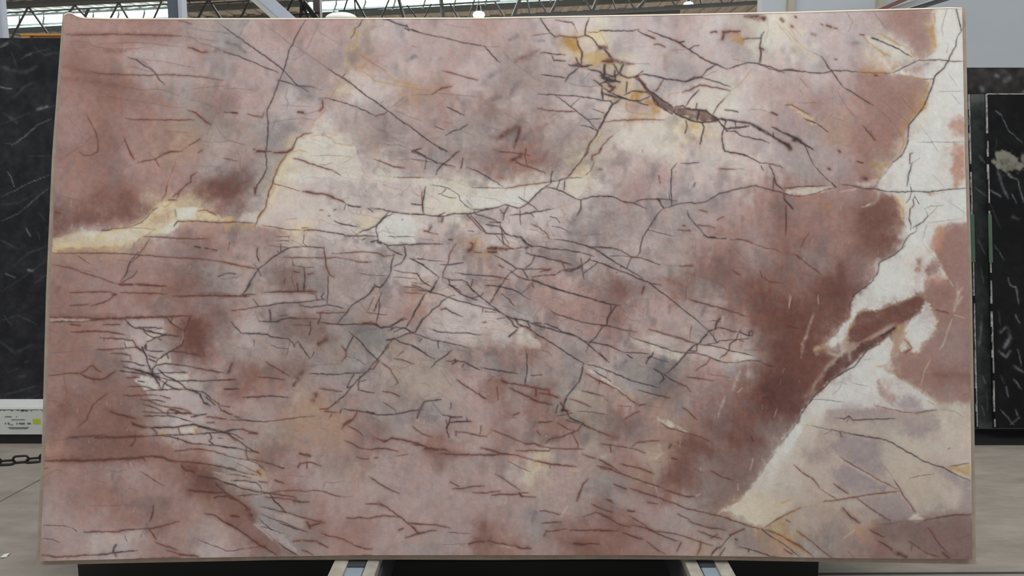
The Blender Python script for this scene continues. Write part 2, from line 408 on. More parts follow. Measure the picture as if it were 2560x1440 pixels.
e = empty('timber_beam', P(60, 90, 7.6))
a, b = P(51, 83.5, 7.6), P(220, 85, 7.6)
box('top_plank', (a.x, a.y, a.z-0.018), (b.x+0.6, a.y+0.1, a.z), M_timber, e)
box('side_plank', (a.x, a.y+0.01, a.z-0.12), (a.x+0.075, a.y+0.09, a.z-0.018), M_timber, e)
box('lower_plank', (a.x+0.075, a.y+0.04, a.z-0.06), (b.x+0.6, a.y+0.09, a.z-0.03), M_timber, e)
tag(e, 'yellow timber frame edge behind the top of the left black slab', 'timber')
# its hidden legs carry it from the floor
for xx in (a.x+0.01, b.x+0.4):
    box('leg', (xx, a.y+0.02, 0), (xx+0.06, a.y+0.08, a.z-0.06), M_timber, e)
# ------------------------------------------------------------------ the black slabs behind
def lean_grid(px_l, px_r, py_t, py_b, y_b, y_t, nx, ny, tops=None):
    """points on a leaning plane: bottom at world y_b, top at y_t; corners measured in the frame"""
    b = PY((px_l+px_r)/2, py_b, y_b); t = PY((px_l+px_r)/2, py_t, y_t)
    n = Vector((0, t.z-b.z, -(t.y-b.y))).normalized()     # plane contains x axis and the slope
    X = np.linspace(px_l, px_r, nx); Y = np.linspace(py_t, py_b, ny)
    out = np.zeros((ny, nx, 3)); GX, GY = np.meshgrid(X, Y)
    xl = (b.x, PY(px_l, py_b, y_b).x, PY(px_r, py_b, y_b).x)
    for j in range(ny):
        f = j/(ny-1)                      # 0 top .. 1 bottom
        yy = y_t+(y_b-y_t)*f; zz = t.z+(b.z-t.z)*f
        for i in range(nx):
            g = i/(nx-1); xx = xl[1]+(xl[2]-xl[1])*g
            if tops: xx += (PY(tops, py_t, y_t).x-xl[1])*(1-f)
            out[j, i] = (xx, yy, zz)
            d = Vector((xx, yy, zz))-CAM; q = d.dot(FWD)
            GX[j, i] = 1280+F*d.dot(RT)/q; GY[j, i] = 720-F*d.dot(UP)/q
    return out, GX, GY, (t-b).normalized().cross(Vector((1, 0, 0)))
def slab_body(name, V, off, m, parent):
    """rim and back of a slab behind a face grid"""
    ring = [Vector(v) for v in list(V[0])+list(V[1:, -1])+list(V[-1, ::-1][1:])+list(V[::-1, 0][1:-1])]
    bm = bmesh.new(); n = len(ring)
    A = [bm.verts.new(p) for p in ring]; B = [bm.verts.new(p+off) for p in ring]
    for i in range(n): bm.faces.new((A[i], A[(i+1) % n], B[(i+1) % n], B[i]))
    bm.faces.new(B)
    return bm_obj(name, bm, m, parent)

LEFT_V = [(0, 80, 2.118, """
D3 0,60 60,50 110,80
L4 0,80 40,60
D3 60,110 90,190
L4 135,125 165,115
D3 100,150 170,110 260,90
D3 180,80 230,120 300,110
L3 0,290 60,300
D4 70,350 130,290 180,260
L5 200,410 250,395
D3 260,400 290,390
D3 0,490 100,450 150,430
L2.5 60,600 130,555 200,490 270,460
D3 20,590 60,590
D2 150,655 260,655
L2.5 40,740 60,770 75,820
L1.5 0,875 80,840 150,800 270,755
D2 0,915 100,905 200,850
L1.8 0,1005 100,960 180,890 265,820
L3 140,1040 160,1080
D3 200,1060 210,1100
L5 150,1260 175,1265
D3 70,1240 150,1170 245,1135
L2.5 30,1280 80,1300
D4 0,1100 100,1150
D2 0,1380 120,1300 260,1200
D3 180,1330 240,1290
D6 0,180 120,220 200,180
D6 20,430 90,480
D5 210,960 240,1000
"""), (0, 760, 2.118, """
D3 20,60 60,120
D3 130,310 150,300
D5 100,385 130,380
D2 40,360 100,340
D4 30,480 200,430
D5 0,200 80,260 180,210
D3 90,520 210,480
D3 0,90 100,60 200,110
""")]
def dark_canvas(x0, y0, w_, h_, base, amp=10):
    cv = Canvas(x0, y0, w_, h_)
    n1 = vnoise(h_, w_, 40)*0.6+vnoise(h_, w_, 15)*0.5+vnoise(h_, w_, 6)*0.35
    cv.c[:] = np.asarray(base, np.float32); cv.c += (np.clip(n1, -0.6, 1)*amp)[..., None]
    return cv
S_left = stone_mat('black_marble', 0.3, 0.06, 1.0, 0.2)
S_right = stone_mat('black_granite', 0.3, 0.06, 1.0, 0.15)

cv = dark_canvas(-420, 60, 860, 1000, (34, 33, 35), 13)
for x0, y0, z, tx in LEFT_V: cv.strokes(x0, y0, z, tx)
for dx in (-260, 170):          # the stone goes on past the frame and behind the big slab
    for x0, y0, z, tx in LEFT_V: cv.strokes(x0+dx, y0, z, tx)
V, GX, GY, nrm = lean_grid(-400, 420, 95, 1018, 4.62, 4.92, 300, 330)
e = empty('black_slab', Vector((V[-1, 150, 0], V[-1, 150, 1], V[-1, 150, 2])))
link('polished_face', grid_mesh('polished_face', V, srgb2lin(cv.sample(GX, GY))), S_left, e)
slab_body('sawn_edge', V[::10, ::10], Vector((0, 0.022, 0.003)), M_black, e)
tag(e, 'black marble slab with fine white veins leaning on the left, above the price rail', 'stone slab', 'black slabs behind')

# label rail and skid carrying the left slab
e = empty('label_rail', PZ(0, 1110, 0))
yb = 4.46
za = PY(0, 1018, yb).z; zb = PY(0, 1086, yb).z; xa = PY(-420, 1050, yb).x; xb = PY(430, 1050, yb).x
box('board', (xa, yb, zb), (xb, yb+0.03, za-0.012), M_rail, e)
box('top_lip', (xa, yb-0.004, za-0.012), (xb, yb+0.30, za), M_rail_top, e)
box('skid', (xa, yb+0.02, 0.0), (xb, yb+0.36, zb-0.004), M_black, e)
bm = bmesh.new(); random.seed(4)
for i in range(46):
    px = -60+i*6+random.uniform(-2, 2); p = PY(px, 1023+random.uniform(0, 4), yb-0.002)
    ww = random.uniform(.003, .011); hh = random.uniform(.002, .006)
    box_bm(bm, (p.x-ww, yb-0.0015, p.z-hh), (p.x+ww, yb, p.z+hh))
bm_obj('worn_paint_edge', bm, M_print, e)['kind'] = 'stuff'
def dashes(py, spans, hpx, seed):
    random.seed(seed); bm = bmesh.new()
    for a, b in spans:
        x = a
        while x < b:
            wd = random.uniform(0.7, 1.5); p = PY(x, py+random.uniform(-.2, .2), yb-0.001); q = PY(min(b, x+wd), py, yb-0.001)
            hh = hpx*random.uniform(.7, 1.0)/F*yb/2
            box_bm(bm, (p.x, yb-0.0012, p.z-hh), (q.x, yb, p.z+hh)); x += wd+random.uniform(.2, .5)
    o = bm_obj('blurred_print_line', bm, M_print, e); o['kind'] = 'stuff'; return o
dashes(1042, [(12, 29), (40, 42)], 3, 1); dashes(1049.5, [(28, 62)], 2.6, 2)
dashes(1059, [(12, 15), (19, 24), (41, 44), (47, 62), (68, 77)], 5.5, 3); dashes(1062, [(24, 33)], 2, 4)
dashes(1069, [(20, 72)], 3, 5); dashes(1072, [(24, 68)], 2, 6)
p0 = PY(82, 1047, yb); p1 = PY(102, 1060, yb)
box('sticker', (p0.x, yb-0.0015, p1.z), (p1.x, yb, p0.z), M_stick, e)['label'] = 'yellow green square sticker'
tag(e, 'white label rail with faint print and a yellow green sticker under the left slab', 'label rail')

# right hand group
RV = [(2360, 80, 2.118, """
L4 275,420 300,440
L2 300,430 340,520 420,590
L6 285,740 310,820 340,880
L4 360,770 390,780 420,900
L4 250,840 300,870
L5 365,980 395,990
L3 360,860 385,910
L2 270,1130 320,1210
L4 350,1340 380,1350 395,1440
D3 240,900 300,1040
D2 280,560 275,620
L3 340,1300 352,1340
"""), (2360, 760, 2.118, """
L7 340,130 350,180 320,230
L5 290,250 330,280 350,250
L4 380,60 400,100
L5 370,330 420,360
L4 330,440 340,490
L4 370,400 410,450
L3 300,560 370,640
L5 300,150 330,120
L4 380,560 390,590
D4 290,40 300,110
D4 300,380 320,420
L3 390,240 410,330
L3 350,640 400,600
""")]
cv = dark_canvas(2380, 150, 560, 980, (20, 19, 20), 7)
for x0, y0, z, tx in RV: cv.strokes(x0, y0, z, tx); cv.strokes(x0+190, y0+40, z, tx); cv.strokes(x0+330, y0-30, z, tx)
for dx, dy in ((0, 0), (200, 160)):
    cv.poly([(2360+dx+x/2.118, 80+dy+y/2.118) for x, y in ((268,690),(285,640),(330,630),(380,650),(412,700),(380,740),(340,760),(300,720))], (146, 141, 126), 5, .85, 7)
    cv.blob(2360+dx+420/2.118, 80+dy+670/2.118, 7, 13, 0, (140, 136, 124), .8)
def right_slab(px_l, px_r, py_t, yb_, yt_, nx, cvx, name, label, mm, body, tops=None):
    V, GX, GY, nrm = lean_grid(px_l, px_r, py_t, 1070, yb_, yt_, nx, 260, tops)
    e = empty(name, Vector((V[-1, nx//2, 0], V[-1, nx//2, 1], V[-1, nx//2, 2])))
    link('polished_face', grid_mesh('polished_face', V, srgb2lin(cvx.sample(GX, GY))), mm, e)
    slab_body('sawn_edge', V[::10, ::max(1, nx//12)], Vector((0, 0.022, 0.003)), body, e)
    tag(e, label, 'stone slab', 'black slabs behind')
    return e, V
e1, V1 = right_slab(2488, 2880, 236, 4.50, 4.74, 150, cv, 'black_slab', 'black granite slab with bold white patches at the right edge', S_right, M_black, 2467)
bm = bmesh.new()
def arris(bm, V, wd):
    for j in range(0, V.shape[0]-6, 6):
        if random.random() < 0.12: continue
        a = Vector(V[j, 0]); b = Vector(V[j+6, 0]); k = random.uniform(.35, 1.15)*wd
        beam_bm(bm, a+Vector((-k/2, -0.002, 0)), b+Vector((-k/2, -0.002, 0)), k, 0.006)
random.seed(11); arris(bm, V1, 0.010)
a = Vector(V1[0, 0]); b = Vector(V1[0, -1]); beam_bm(bm, a+Vector((0, -0.001, .002)), b+Vector((0, -0.001, .002)), 0.006, 0.006)
bm_obj('chipped_arris', bm, M_chip, e1)
cvb = dark_canvas(2300, 150, 640, 980, (42, 36, 35), 16)
cvb.strokes(2380, 0, 5.54, """
L4 30,1020 140,1000
D8 240,960 300,980 420,950
D10 470,1010 540,1030
L6 610,1045 630,1052
L8 740,1110 800,1080
D8 920,1040 980,970
L7 405,1215 430,1250
D8 470,1200 510,1150
D8 240,1220 270,1180
L6 980,1290 1000,1260
D9 700,980 780,1020
""")
e2, V2 = right_slab(2330, 2880, 169, 4.72, 5.06, 150, cvb, 'black_slab', 'brownish black slab showing as a strip above the others on the right', S_left, M_black)
cvg = dark_canvas(2380, 200, 160, 900, (70, 74, 72), 16)
cvg.strokes(2360, 80, 2.118, """
L4 165,825 200,850 250,890
D4 210,660 190,690
L3 180,1100 220,1180
L5 190,660 215,690
D6 200,400 215,480
L3 195,1250 210,1330
""")
cvg.strokes(2360, 760, 2.118, """
L5 200,60 195,160 185,220
L4 205,380 220,420
L3 225,470 230,560
L3 200,540 215,590
""")
S_grey = stone_mat('grey_marble', 0.25, 0.06, 1.0, 0.5)
e3, V3 = right_slab(2447, 2481, 236, 4.60, 4.86, 24, cvg, 'grey_slab', 'narrow dark grey slab standing between two black slabs', S_grey, M_dark, 2427)
cvk = dark_canvas(2380, 200, 160, 900, (17, 17, 18), 5)
e4, V4 = right_slab(2340, 2444, 236, 4.54, 4.80, 24, cvk, 'black_slab', 'black slab edge right beside the big pink slab', S_right, M_black, 2319)
bm = bmesh.new(); arris(bm, V4[:, ::-1], 0.009); bm_obj('chipped_arris', bm, M_chip, e4)
for ee, VV, c in ((e1, V1, 0), (e4, V4, -1)):
    n0, n1 = int(260*.36), int(260*.50)
    a = Vector(VV[n0, c]); b = Vector(VV[n1, c])
    beam('strap', a+Vector((-0.004, -0.006, 0)), b+Vector((-0.004, -0.006, 0)), 0.022, 0.006, M_green, ee)['label'] = 'green strap on the slab edge'
e = empty('slab_skid', PZ(2500, 1112, 0))
xa = PY(2200, 1080, 4.46).x; xb = PY(2900, 1080, 4.46).x
zt = min(V1[-1, 0, 2], V3[-1, 0, 2], V2[-1, 0, 2], V4[-1, 0, 2])-0.003
box('deck', (xa, 4.45, zt-0.06), (xb, 5.3, zt), M_black, e)
for k in range(3):
    xx = xa+0.12+(xb-xa-0.4)*k/2; box('bearer', (xx, 4.52, 0), (xx+0.14, 5.25, zt-0.06), M_black, e)
tag(e, 'low black skid under the dark slabs on the right', 'skid')

# ------------------------------------------------------------------ chain and scrap on the floor
e = empty('chain', PZ(50, 1160, 0))
random.seed(3)
def link_mesh():
    bm = bmesh.new(); L_, R_, r = 0.020, 0.017, 0.0062; path = []
    for i in range(9): a = -math.pi/2+math.pi*i/8; path.append((L_+R_*math.cos(a), R_*math.sin(a)))
    for i in range(9): a = math.pi/2+math.pi*i/8; path.append((-L_+R_*math.cos(a), R_*math.sin(a)))
    rings = []; n = len(path)
    for i in range(n):
        x, y = path[i]; xa_, ya_ = path[i-1]; xb_, yb_ = path[(i+1) % n]
        t = Vector((xb_-xa_, yb_-ya_, 0)).normalized(); nn = Vector((-t.y, t.x, 0))
        rings.append([bm.verts.new(Vector((x, y, 0))+nn*(r*math.cos(k*math.tau/6))+Vector((0, 0, r*math.sin(k*math.tau/6)))) for k in range(6)])
    for i in range(n):
        A, B = rings[i], rings[(i+1) % n]
        for k in range(6): bm.faces.new((A[k], A[(k+1) % 6], B[(k+1) % 6], B[k]))
    me = bpy.data.meshes.new('link'); bm.to_mesh(me); bm.free(); me.materials.append(M_chain)
    for p in me.polygons: p.use_smooth = True
    return me
lm = link_mesh()
pa, pb = PZ(-120, 1164, 0.02), PZ(150, 1142, 0.02); ang = math.atan2(pb.y-pa.y, pb.x-pa.x); nl = int((pb-pa).length/0.056)
for i in range(nl):
    f = i/(nl-1); p = pa.lerp(pb, f)
    o = bpy.data.objects.new('link', lm); C.objects.link(o)
    up = i % 2
    o.location = (p.x, p.y+random.uniform(-.004, .004), 0.0235 if up else 0.012)
    o.rotation_euler = (math.pi/2 if up else 0.35, 0, ang+random.uniform(-.15, .15))
    bpy.context.view_layer.update()
    o.parent = e; o.matrix_parent_inverse = e.matrix_world.inverted()
tag(e, 'dark steel chain lying on the floor at the left', 'chain')
p = PZ(13, 1391, 0)
bm = bmesh.new()
vv = [bm.verts.new((p.x+a*.012, p.y+b*.02, c)) for a, b, c in ((-1,-.6,.001),(-.2,-1,.004),(1,-.5,.001),(.8,.7,.006),(-.1,1,.001),(-.9,.5,.003))]
bm.faces.new(vv); bmesh.ops.extrude_face_region(bm, geom=bm.faces[:])
bm.verts.ensure_lookup_table()
for v in bm.verts[6:]: v.co.z += 0.002
tag(bm_obj('paper_scrap', bm, M_paper), 'small white paper scrap on the floor at the lower left', 'paper')
# ---- slab pattern measured on the stone: tiles are 500 x 360 units, written x4 ----
VEINS = {
(90,30): """
S7 290,215 500,225 700,220 850,215 1050,228 1250,235 1450,240
B2 300,232 500,230 700,222 1100,228 1450,240
G2 1450,240 1650,270 1830,300
R2 300,290 500,300 600,345 750,370 900,370 1100,358
S6 680,380 780,395 900,390
S9 260,540 400,570 560,610 700,630
S12 260,660 500,690 800,740
R2 620,320 800,310 1000,305 1200,320 1350,340 1470,350
B4 1520,355 1600,380 1660,405 1700,400
G3 1500,190 1560,260 1640,310 1780,350 1900,400 2000,435
G2.5 1790,85 1880,150 2000,235
G2 1560,165 1700,190 1850,200 1960,215
B2 1430,90 1500,100 1550,120
K2.5 920,455 1000,475 1060,520 1130,560 1180,600 1220,660 1290,730
G3 1000,470 1080,500 1150,560 1210,620
G2 900,545 1000,555 1100,590 1200,600
R1.5 1000,460 1150,485 1300,500 1450,530 1600,560
B2 540,600 700,620 900,628 1100,635 1300,625 1500,635 1700,655 1870,680
R2 650,690 800,730 950,760 1050,780 1200,770 1320,790 1420,835 1480,780
R1.5 1550,770 1700,755 1850,740 1950,740
R1.5 600,850 750,850 850,870 1050,900 1200,920 1330,950 1480,960
G2 1490,860 1600,890 1750,935 1850,970 1950,1000 2000,1010
B3 1520,985 1600,1010 1680,1080 1750,1130
G2 1810,980 1760,1110 1730,1170 1700,1250
G1.5 1790,1120 1830,1190 1890,1260
B2 890,1060 960,1075 1200,1078 1400,1080 1580,1080
R1.5 1400,1120 1500,1125 1590,1130
R1.5 1310,1195 1450,1200 1570,1215
R1.5 1450,1275 1510,1278
R1.5 310,1030 360,1110 420,1160 460,1240
B2 510,1030 550,1110 600,1210 620,1290 620,1390 560,1425
R2 300,1440 400,1370 480,1330 500,1290 560,1250
B2.5 885,1270 910,1330 950,1420 960,1440
R1.5 880,1290 830,1350 800,1385
B2 1530,1335 1600,1295 1640,1270
G2 1640,1290 1760,1300 1860,1300 1940,1290 2000,1310
R2 1190,1430 1300,1405 1360,1390 1450,1395 1530,1335
B3 1320,1400 1370,1395
S10 1690,400 1820,380 1960,420
""",
(560,30): """
K2.5 0,145 130,245 240,320 430,455 590,580 720,720 850,800
G7 0,300 130,330 220,410
K2 0,405 130,435 260,490 400,550 540,605
G2.5 350,90 450,160 560,240 660,320 690,325 800,400 920,480 1050,575 1180,655 1280,720 1400,820 1560,930
K2.5 1040,570 1180,655 1280,720 1400,820 1560,930 1640,990 1760,1080 1870,1150 1990,1245
K2.5 820,75 760,170 710,260 690,325 650,380 635,460 605,560 560,670 520,780 480,880 430,980 440,1090 440,1190 430,1300 415,1440
G2 960,75 920,180 880,260 850,340 820,370
G1.5 930,190 1050,260 1180,330
K2 1380,75 1350,140 1310,165 1300,220 1270,260
Y2 1270,260 1255,330 1235,400 1225,500 1215,600 1190,650
Y6 1300,160 1330,260 1290,360
Y3 1300,390 1400,450 1480,510 1600,590 1700,680 1850,720 2000,740
R1.5 1350,420 1500,520 1640,600
Y4 1280,550 1380,560 1440,500
Y3 1380,560 1400,600 1520,690 1700,730 1900,760 2000,790
K3 1590,75 1650,80 1740,120 1830,140 1850,175 1950,200
K2.5 1830,130 1810,165 1850,185
K1.5 1930,195 2000,215
G1.5 1610,80 1590,130 1550,150 1510,140 1470,180
G2 150,260 200,140 250,90
G9 150,140 230,90
K2 530,680 600,695 700,730 780,740 900,750
G8 720,740 800,770 850,850 900,780
G2 740,720 850,740 980,780
R2 640,750 610,850 640,900 620,990
G2 680,480 760,450 800,410
K2 1010,855 1060,870 1200,910 1350,960 1520,1040
B2 1520,1040 1600,1020 1640,990
B3 985,890 990,950 960,985
G4 950,870 1050,860
Y3 1160,680 1130,760 1080,830 1030,900
B2 1210,620 1180,655
Y3 1020,980 960,1040 900,1100 870,1170
R2 740,1000 800,1020 900,1000 980,980
B5 740,1000 790,1005
G1.5 560,930 720,940 850,945
K2 0,1000 60,1005 130,1010
B3.5 85,1008 130,1010
B2 240,1020 300,1040 380,1055 400,1010
G2 360,1120 440,1115 560,1090 650,1075 780,1060 900,1080
G3 490,1150 520,1080
R2 0,1280 80,1290 160,1320 220,1335
B4 295,1375 310,1372
B5 335,1390 400,1395
B3 410,1395 470,1395
B3 500,1405 560,1405 630,1405 680,1380 700,1330 730,1260 800,1220 870,1210
Y2.5 870,1245 1000,1230 1080,1270 1110,1310 1220,1330 1340,1345
Y4 700,1400 760,1380 830,1400
R1.5 1510,1170 1600,1190 1700,1260 1770,1290 1830,1340
G2.5 1550,1300 1640,1330 1760,1330 1850,1370 1910,1395 2000,1430
G2 1910,1395 1980,1360
G2 1670,960 1740,900 1800,850
G2 1700,980 1830,1040 1980,1090
G1.5 0,765 100,765 280,775
G1.5 100,820 190,870
G2 0,215 60,215
G8 1830,490 1900,440
G3 1560,910 1590,895
""",
(1030,30): """
K3 0,180 60,200
K1.8 50,200 200,235 350,265 480,300 620,325 730,345
K1.8 730,345 790,420 880,505
G1.5 960,450 1060,540 1160,610 1250,700
R1.2 330,125 450,145 580,155
R1.5 0,340 60,355
R1.2 730,345 880,350
B2 310,590 400,610 500,640 650,680
Y3 0,770 140,780 200,800 280,770 400,745 450,690
B2 200,825 300,760 390,745
R2 0,830 150,830 250,810 450,830 650,850
R1.5 240,950 330,870
K2 350,950 420,985 520,1030
R1.5 310,1095 420,1120
B1.5 230,1145 320,1180
K2 340,1235 410,1190 480,1175 560,1120
G1.5 490,1180 600,1230
K2 0,1155 100,1240 200,1310 290,1360 350,1390
G1.5 160,1275 300,1250
K2.5 0,1390 90,1365
K2 0,1400 100,1430 140,1440
B2 400,1440 470,1390
K2.5 1285,65 1310,110 1370,190 1430,250
B2 1430,250 1480,235 1560,250 1640,255 1740,235
K2 1430,80 1520,95 1600,105 1620,130
R1.5 1620,130 1660,215
K2.5 1770,60 1740,140 1730,230 1800,260 1850,330 1900,370
B1.5 1760,200 1850,205 1900,185 2000,180
B1.5 1200,235 1280,225 1380,210
R2 1280,370 1240,405
S8 1240,390 1130,440 1040,490
K2 1285,410 1360,410 1450,425 1530,430
K2 1400,440 1420,485 1530,490
K3 1640,255 1660,330 1700,400 1695,510
K3 1640,460 1660,510 1700,540
K4 1570,530 1700,545 1800,530
B4 1640,520 1700,545 1760,540
K3 1660,560 1570,630 1535,695
K2 1300,625 1400,640 1540,660
G2 1560,705 1650,735 1750,745 1880,740
K3 1760,570 1880,600 1920,640 2000,690
K3 1925,530 1915,640
K3 1815,680 1900,740 1900,830 1910,880
G2 1780,600 1740,650 1720,670
K2.5 1940,390 1990,450
B4 1900,495 2000,500
K2 1260,820 1440,830 1640,840 1780,860 1900,885 2000,890
K2 1440,840 1530,900 1620,970 1720,1050 1780,1100 1850,1185
K1.5 1680,860 1620,910 1590,945
B2.5 1260,965 1360,985 1500,990 1630,995
R2 1380,1050 1440,1010
K2 1690,1135 1780,1150 1850,1185
K1.5 1760,1075 1900,1065
B1.5 1810,970 1920,1010
K2.5 2000,920 1960,1000 1900,1110 1860,1190 1840,1240 1780,1310 1750,1380 1720,1440
Y3 1900,1200 1850,1290 1790,1340
Y2 1870,1190 1910,1200 1850,1290
Y4 1760,1350 1740,1410
Y2 2000,1240 1920,1290 1880,1370 1800,1430
G12 690,720 820,620 880,590
G10 960,860 1020,760 1080,700
V14 740,900 830,990
G7 800,870 880,850
V12 1050,490 1200,430
V10 1150,560 1260,680
B10 860,1270 960,1200 1050,1150
B6 1020,1350 1060,1240 1080,1150
R8 1100,1280 1200,1200 1360,1120
G2 930,1010 1060,1085 1190,1110
G2 690,1130 800,1160 900,1190
R2 870,1390 1000,1410 1180,1430
B2.5 1130,1440 1140,1370
G2 1660,1130 1690,1070
G7 980,280 1050,240
G6 1230,290 1320,290
G6 920,400 960,450
G8 0,460 40,440
""",
(1500,30): """
K2 0,185 150,190 300,188 390,178
K3 345,650 400,690 470,780 560,830 650,900 740,955
K3.5 20,655 90,700 150,690 200,700
K3 60,700 130,760 100,800 40,760
K2.5 100,800 190,840 260,870 330,880
K2.5 0,640 60,620 130,650 190,610
K1.8 380,190 470,235 550,270
B2.5 460,228 540,260
B2 540,325 600,325 650,350
K2.5 480,185 600,230 750,285 850,350 900,380 1050,480 1150,520 1270,570
B2.5 760,285 850,350
K2 790,305 840,295
K1.5 890,370 940,340 990,335
R1.5 720,380 860,375
Y1.5 600,440 700,410
K2 1270,570 1360,540 1480,505 1590,520 1700,545 1800,585 1900,575 2000,590
B1.5 1590,520 1700,570 1840,605
G1.5 1330,470 1480,505
K2 1590,510 1610,400 1600,330 1610,250 1640,200
B4 1600,360 1630,375
B2 1605,500 1610,390
B2 1430,275 1520,265 1610,262
Y1.5 1670,90 1685,180 1650,300
B6 1450,40 1560,52 1640,62
B4 1625,60 1635,75
B5 1810,70 1830,90
B3 1955,45 1960,52
B3 1915,140 1925,148
B3 1110,205 1150,195 1165,200
Y2 1750,85 1850,200 1930,310
Y1.5 1900,150 1980,290
B4 1230,200 1330,195 1400,190
B4 1225,270 1240,205
Y3 1440,300 1400,230
Y2 0,200 50,290 90,390
B6 0,360 50,360
K2 50,380 100,450
B6 40,495 120,480 200,500 290,520
B2 290,518 340,520
R1.5 350,515 490,520
K3 135,520 180,600 210,630
K3 230,530 200,610
K3 0,600 30,650 100,690 200,700
K4 20,660 160,690
K3 150,590 150,690
K3 50,530 40,650
K2 60,660 180,630
K3 0,720 80,680
K3 210,630 280,660 340,650
B4 90,740 150,750 90,800
K2 20,800 30,860
K3.5 20,805 120,840 220,860 300,885
K2.5 300,885 400,890 500,840
K2 360,890 400,910 480,930
K2.5 240,830 320,790 420,800 470,800
K2 270,700 260,800
K3 200,870 130,920 60,1020 0,1165
K2 100,890 120,910
G2 0,890 100,890
B4 340,650 380,650 420,700 480,780
B3 460,800 520,830 560,930
K2 360,640 430,590
K2.5 370,640 430,622 520,635 640,665 760,680 860,695 940,670 1010,650
K3 860,695 940,655 1020,655
K2 1010,650 1070,580 1150,530
G1.5 1020,650 1180,580
K2 1030,660 1150,695 1300,745
B2 640,670 600,730 560,790 530,780
B2.5 830,805 920,770 1000,730 1090,745 1200,765 1300,790
Y2 640,870 700,820 830,800
Y2.5 1300,790 1380,740 1450,660 1520,570
K2 860,940 910,860 990,780
K2 960,960 970,915
K2 1130,1020 1170,950 1240,870
Y3 1190,920 1300,810
K2 1250,980 1320,985 1380,1000
G1.5 1480,975 1600,975 1740,1020
B3 1720,1005 1770,1030
K3 760,945 830,935 870,970 960,975 1060,985
K3.5 1060,985 1130,1040 1180,1075
K3 740,1000 800,1040 880,1070 980,1100 1090,1100 1180,1080
K2 640,960 720,1020
K2 520,830 580,930 640,970
K2 740,1000 760,950
K3 970,1080 990,980
K4 1180,1070 1290,1080 1400,1100 1490,1110
K5 1500,1115 1580,1160 1680,1215
K4 1680,1215 1760,1265 1840,1310 1910,1360
B5 1800,1290 1880,1330 1900,1370
K3 1180,1080 1240,1150 1270,1190
K3 1260,1165 1350,1160 1490,1140
K2 1350,1100 1360,1150
K2 1260,1090 1240,1160
Y2 1360,1120 1490,1130
K2.5 1240,1165 1220,1230 1230,1320 1250,1390
K2 1270,1190 1340,1190 1420,1240 1530,1265 1620,1280 1690,1310
K2 1730,1210 1740,1255
K3 1720,1150 1800,1190 1900,1240 2000,1280
K5 1940,1275 2000,1290
K2 860,1090 870,1150 850,1210
K2.5 1020,1110 1040,1150 1020,1230 1000,1320
G2 1000,1250 1000,1370
Y3 860,1100 870,1170
Y8 540,990 590,1000
Y3 340,1010 520,1030 560,990
B1.5 0,1110 160,1085 300,1080 500,1075 640,1080
Y2 240,1110 400,1075 540,1040
Y2 0,1440 30,1330 120,1240 200,1170
B1.5 20,1340 120,1240
K2 1250,1390 1340,1410 1480,1440
Y6 540,970 530,1100
G1.5 340,1010 270,990 260,900
""",
(1960,10): """
K2.5 1720,30 1740,130 1770,260
G2 1630,40 1600,150 1575,250 1590,320
K3 1785,250 1730,340 1720,420 1660,520 1645,570 1600,640 1510,720 1490,800 1430,950 1390,1040 1300,1150 1250,1210 1240,1300 1230,1400
K2 1340,565 1430,562 1550,555 1650,570 1800,575
K2 1340,565 1200,630 1090,690
B2 1060,692 900,690 760,680
Y7 740,680 900,670 1000,685
Y5 1080,650 1130,625
B4 910,712 930,714
K2.3 0,657 150,670 300,688 400,690 480,668 600,665 740,680
K2.5 380,530 430,610 490,690 590,830
G2 300,490 380,530
Y1.5 60,330 150,390 230,460 300,490
Y2 0,240 150,390
Y1.5 30,170 150,290 220,380
K2 590,830 680,880 800,960 890,1010
R1.5 890,1010 960,1060 1100,1200 1190,1340
R2 540,870 560,930 650,1060 720,1140
B2 790,1220 850,1290 910,1360
S6 860,1280 910,1360
R1.5 1000,980 1100,1070 1200,1150 1250,1190
R2 1170,930 1220,990 1310,1090
Y4 1100,705 1250,725 1390,755 1450,790 1420,860 1390,970 1330,1050
K1.5 1400,750 1500,750
Y5 1300,1060 1220,1180 1160,1260 1190,1320 1200,1390 1180,1440
Y3 880,310 960,300 1060,340 1130,400 1250,440 1280,500 1340,550
Y5 1010,330 1100,380 1150,410
Y4 790,310 830,370 900,430 980,480 1060,530
B3 760,305 800,310
Y3 980,490 1010,510 990,520
K4 880,340 940,360
K2.5 940,360 1050,410 1150,450 1220,500 1280,530
Y4 1500,90 1510,180 1470,260 1490,310 1520,420 1490,440
Y6 1460,270 1490,330
B2 370,200 390,210
B4 430,215 470,230
B2 500,240 530,245
B3 115,130 120,135
B2 510,550 530,556
G2 890,70 950,150 1000,220 1040,270
R1.5 620,75 690,180 640,270
K2.5 0,1285 80,1320 140,1350 200,1400 260,1440
K4 110,1340 170,1370
B2 20,1010 80,1010 140,1045 240,1100
B3 200,1145 280,1175 340,1200
K2 340,1210 400,1250 440,1280
Y3 60,1000 140,1050 210,1110
R2 160,740 240,840
R1.5 160,860 190,910
R1.5 150,990 320,990
G2 460,1120 490,1095
R1.5 480,1130 600,1170
G1.2 1550,875 1790,870
G1.2 1680,900 1760,1000
G1.2 1640,400 1630,490
G1.2 1330,1385 1790,1380
G1.2 1360,1210 1450,1330 1510,1420
G1 1640,690 1740,830
G7 690,390 740,390
G6 280,300 310,310
""",
